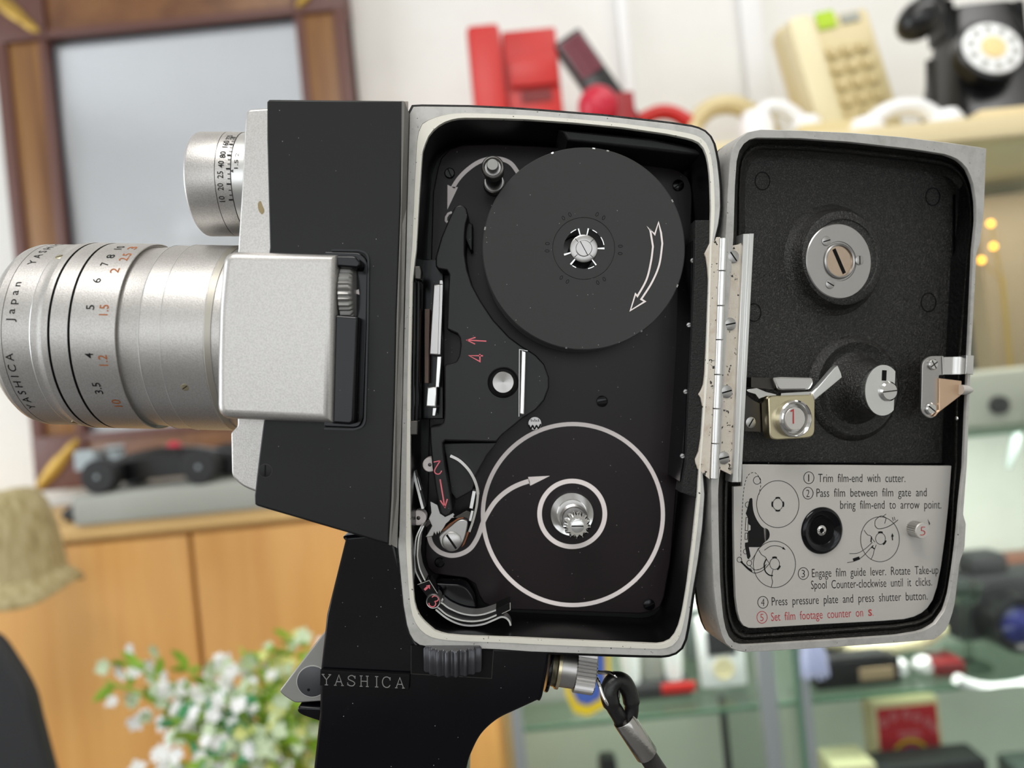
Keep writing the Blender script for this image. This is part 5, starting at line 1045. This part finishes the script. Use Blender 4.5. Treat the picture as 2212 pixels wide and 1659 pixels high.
# dark handset with maroon keys leaning beside it
kz = 1.26; a0, a1 = P(1222, 84, kz), P(1325, 232, kz); dv = (a1-a0); ang = math.degrees(math.atan2(dv.z, dv.x)); R_ = Ry(-ang)
kp = thing('keypad_handset', Vector((a1.x, a1.y, top)), 'long black handset with maroon keys leaning at a slant beside the red telephone', 'handset')
q_ = P(1285, 155, kz); ln_ = dv.length; need = (a1.z-top)/max(1e-3, -math.sin(math.radians(ang)))
e1 = a0+dv.normalized()*(ln_+(a1.z-top)/abs(dv.normalized().z)-.02)
b = MB(); mid_ = (a0+e1)/2; b.box(mid_, (e1-a0).length, .03, 66*S(kz), 0, R_, .006); b.build('handset_body', 'blackp', kp)
nx = R_@Vector((1, 0, 0)); nz = R_@Vector((0, 0, 1)); st = a0
for i in range(5):
    for j in range(3):
        b = MB(); b.box(st+nx*(.016+i*.0142)+nz*(j-1)*.0135+Vector((0, -.016, 0)), .0125, .006, .0115, 0, R_, .0015); b.build('key', 'maroon', kp)
# crimson round telephone
cz_ = 1.16; q_ = P(1292, 232, cz_)
cp = thing('crimson_telephone', Vector((q_.x+.05, q_.y, top)), 'low crimson telephone with a round ear piece in front of the slanted handset', 'telephone')
hgt = q_.z-top
b = MB(); b.box((q_.x+.07, q_.y-.02, top+.022), .15, .08, .042, 0, None, .014); b.build('phone_base', 'redp', cp)
b = MB(); b.ball(q_+Vector((0, 0, 0)), .032, .03, .034); b.lathe(Vector((q_.x, q_.y, top+.04)), Vector((0, 0, 1)), [(0,.024),(hgt-.04,.02),(hgt-.04,0)], 20, 0, 1.0); b.build('ear_piece', 'crimson', cp)
c = P(1345, 232, 1.17); b = MB(); b.box((c.x, c.y, (c.z+.02+top+.03)/2), 44*S(1.24), .03, c.z+.02-top-.03, 0, None, .004); b.build('side_block', mat('deep_red', (150, 22, 30), 0, .45), cp)
b = MB(); b.tube(spl([tuple(P(x, y, 1.2)) for x, y in ((1380,262),(1420,244),(1455,246),(1490,266))], n=5), .012, 12, 0, True, None, 1.0); b.build('handset_bar', 'redp', cp)
# cream push-button telephone
tz = 1.2; T = Matrix.Rotation(math.radians(-14), 3, 'X')
def tp(x, y): return P(x, y, tz)
tl, tr, bl_, br_ = tp(1690, 48), tp(1868, 28), tp(1730, 246), tp(1926, 250)
pt = thing('cream_telephone', Vector(((bl_.x+br_.x)/2, bl_.y, top)), 'cream push-button telephone standing upright with a lime sticker on top', 'telephone')
cx_ = (tl.x+tr.x+bl_.x+br_.x)/4; w_ = 198*S(tz); ht = (tl.z+tr.z)/2-top; tilt = Ry(4)
c = Vector((cx_, tl.y, top+ht/2+.006)); T = Ry(-7)@Rx(-8)
b = MB(); b.box(c, w_, .04, ht-.012, 0, T, .008); b.build('phone_body', 'creamp', pt)
def on_t(x, z, dy): return c+T@Vector((x, dy, z))
b = MB(); b.box(on_t(-w_*.36, -.002, -.036), w_*.3, .045, ht*.9, 0, T, .016); b.build('handset', 'cream2', pt)
for i in range(6):
    for j in range(3):
        b = MB(); b.box(on_t(w_*(-.02+j*.17), ht*(.2-i*.115), -.023), w_*.12, .008, ht*.07, 0, T, .002); b.build('key', 'creamk', pt)
b = MB(); b.box(on_t(w_*.02, ht*.44, -.0215), w_*.2, .003, ht*.12, 0, T); b.build('lime_sticker', 'lime', pt)
b = MB(); b.box(on_t(w_*.28, ht*.42, -.0215), w_*.2, .003, ht*.06, 0, T); b.build('display', 'greyst', pt)
# black rotary telephone
kz = 1.16; q_ = P(2125, 130, kz)
bt = thing('rotary_telephone', Vector((q_.x, q_.y, top)), 'black rotary dial telephone with a white dial ring at the top right', 'telephone')
hb = P(2125, 10, kz).z-top
b = MB(); L_ = []
for t, w_, dd in ((0,.10,.085),(.06,.102,.087),(.12,.098,.082),(.5,.078,.06),(.8,.058,.042),(1,.05,.035)):
    L_.append([Vector((q_.x+.01+w_*sx, q_.y+.03+dd*sy-(1-t)*.03, top+.001+hb*t)) for sx, sy in [(math.copysign(abs(math.cos(a))**.45, math.cos(a)), math.copysign(abs(math.sin(a))**.45, math.sin(a))) for a in [2*PI*i/40 for i in range(40)]]])
b.loops(L_); b.build('phone_body', 'blackp', bt, 50)
dc = P(2142, 106, kz-.07); dn = Vector((0, -1, .28)).normalized()
b = MB(); b.lathe(dc, dn, [(-.02,.05),(0,.05),(.002,.046)], 48, 1, 1.0); b.lathe(dc, dn, [(0,.044),(.003,.043),(.004,.04),(.004,.024)], 48, 0, 1.0); dial_o = b.build('dial_ring', ['whitep', 'blackp'], bt)
b = MB(); b.lathe(dc, dn, [(.003,.0185),(.006,.018),(.007,0)], 32, 0, 1.0); b.build('dial_centre', mat('dial_cream', (236, 212, 150), 0, .5), dial_o)
b = MB(); u, w, a = basis(dn)
for i in range(10):
    t = 2*PI*i/10+.3; b.lathe(dc+a*.0042+(u*math.cos(t)+w*math.sin(t))*.032, a, [(0,.0058),(.0004,.0058),(.0004,0)], 12, 0, 1.0)
b.build('finger_holes', 'greyst', dial_o)
b = MB(); hp = [P(x, y, z) for x, y, z in ((1985,45,1.12),(2000,5,1.13),(2060,-30,1.15),(2150,-45,1.16),(2240,-40,1.16),(2290,-5,1.15))]
b.tube(spl([tuple(v) for v in hp], n=5), [.026]*3+[.014]*5+[.014]*12+[.02]*6, 14, 0, True, None, 1.0); b.ball(P(1986, 42, 1.10), .036, .03, .028, 0, Ry(-35)); b.ball(P(2290, 0, 1.14), .034, .03, .03); b.build('handset', 'blackp', bt)
for x in (2055, 2210):
    v = P(x, 20, kz); b = MB(); b.box(v+Vector((0, .03, -.01)), .02, .05, .06, 0, None, .006); b.build('cradle', 'blackp', bt)
b = MB(); cur = [P(2010+9*math.cos(i*.9), 130+i*.95, 1.08+.006*math.sin(i*.9)) for i in range(110)]; b.tube(cur, .0022, 6, 0, True, None, 1.0)
for i in range(len(b.v)): b.v[i].z = max(b.v[i].z, top+.001)
b.build('coiled_cord', 'blackp', bt)
# loose handsets on the board
def handset(name, lb, pts, z, r, mt, gp):
    o = thing(name, Vector((P(*pts[0], z).x, P(0, 0, z).y, top)), lb, 'handset', gp); b = MB(); vv = spl([tuple(P(x, y, z)) for x, y in pts], n=6)
    b.tube([Vector(v) for v in vv], r, 12, 0, True, None, 1.0); b.build('grip_bar', mt, o)
    for p_ in (pts[0], pts[-1]):
        v = P(*p_, z); h_ = max(.018, v.z-top); b = MB(); b.lathe(Vector((v.x, v.y, top+.001)), Vector((0, 0, 1)), [(0,.024),(h_*.8,.026),(h_+.01,.018),(h_+.012,0)], 24, 0, 1.0); b.build('ear_cup', mt, o)
handset('white_handset', 'white handset lying on the board below the cream telephone', [(1632,258),(1660,232),(1700,238),(1740,272)], 1.1, .011, 'whitep', 'loose handsets on the cream board')
handset('white_handset', 'white arched handset lying below the black rotary telephone', [(1868,276),(1920,238),(1985,232),(2040,268)], 1.06, .012, 'whitep', 'loose handsets on the cream board')
handset('cream_handset', 'cream handset lying left of the upright cream telephone', [(1490,282),(1530,236),(1590,228),(1650,262)], 1.27, .016, 'creamp', 'loose handsets on the cream board')
flat('cream_phone_base', 'flat cream telephone base on the board in front of the cream telephone', 'telephone', 'creamp', 1790, 300, 1.1, 170, 44, .09, top)
flat('yellow_cream_base', 'pale yellow telephone base at the left behind the camera hinge', 'telephone', 'cream2', 1545, 300, 1.36, 150, 48, .09, top)
flat('folded_paper', 'pale folded paper at the right end of the cream board', 'paper', 'shelfc', 2165, 268, 1.04, 130, 22, .04, top)
tall('cream_cup', 'small cream cup in front of the cabinet at the bottom edge', 'cup', 'cream2', 1040, 1634, 1.0, 44, .03, FLOOR) if False else None
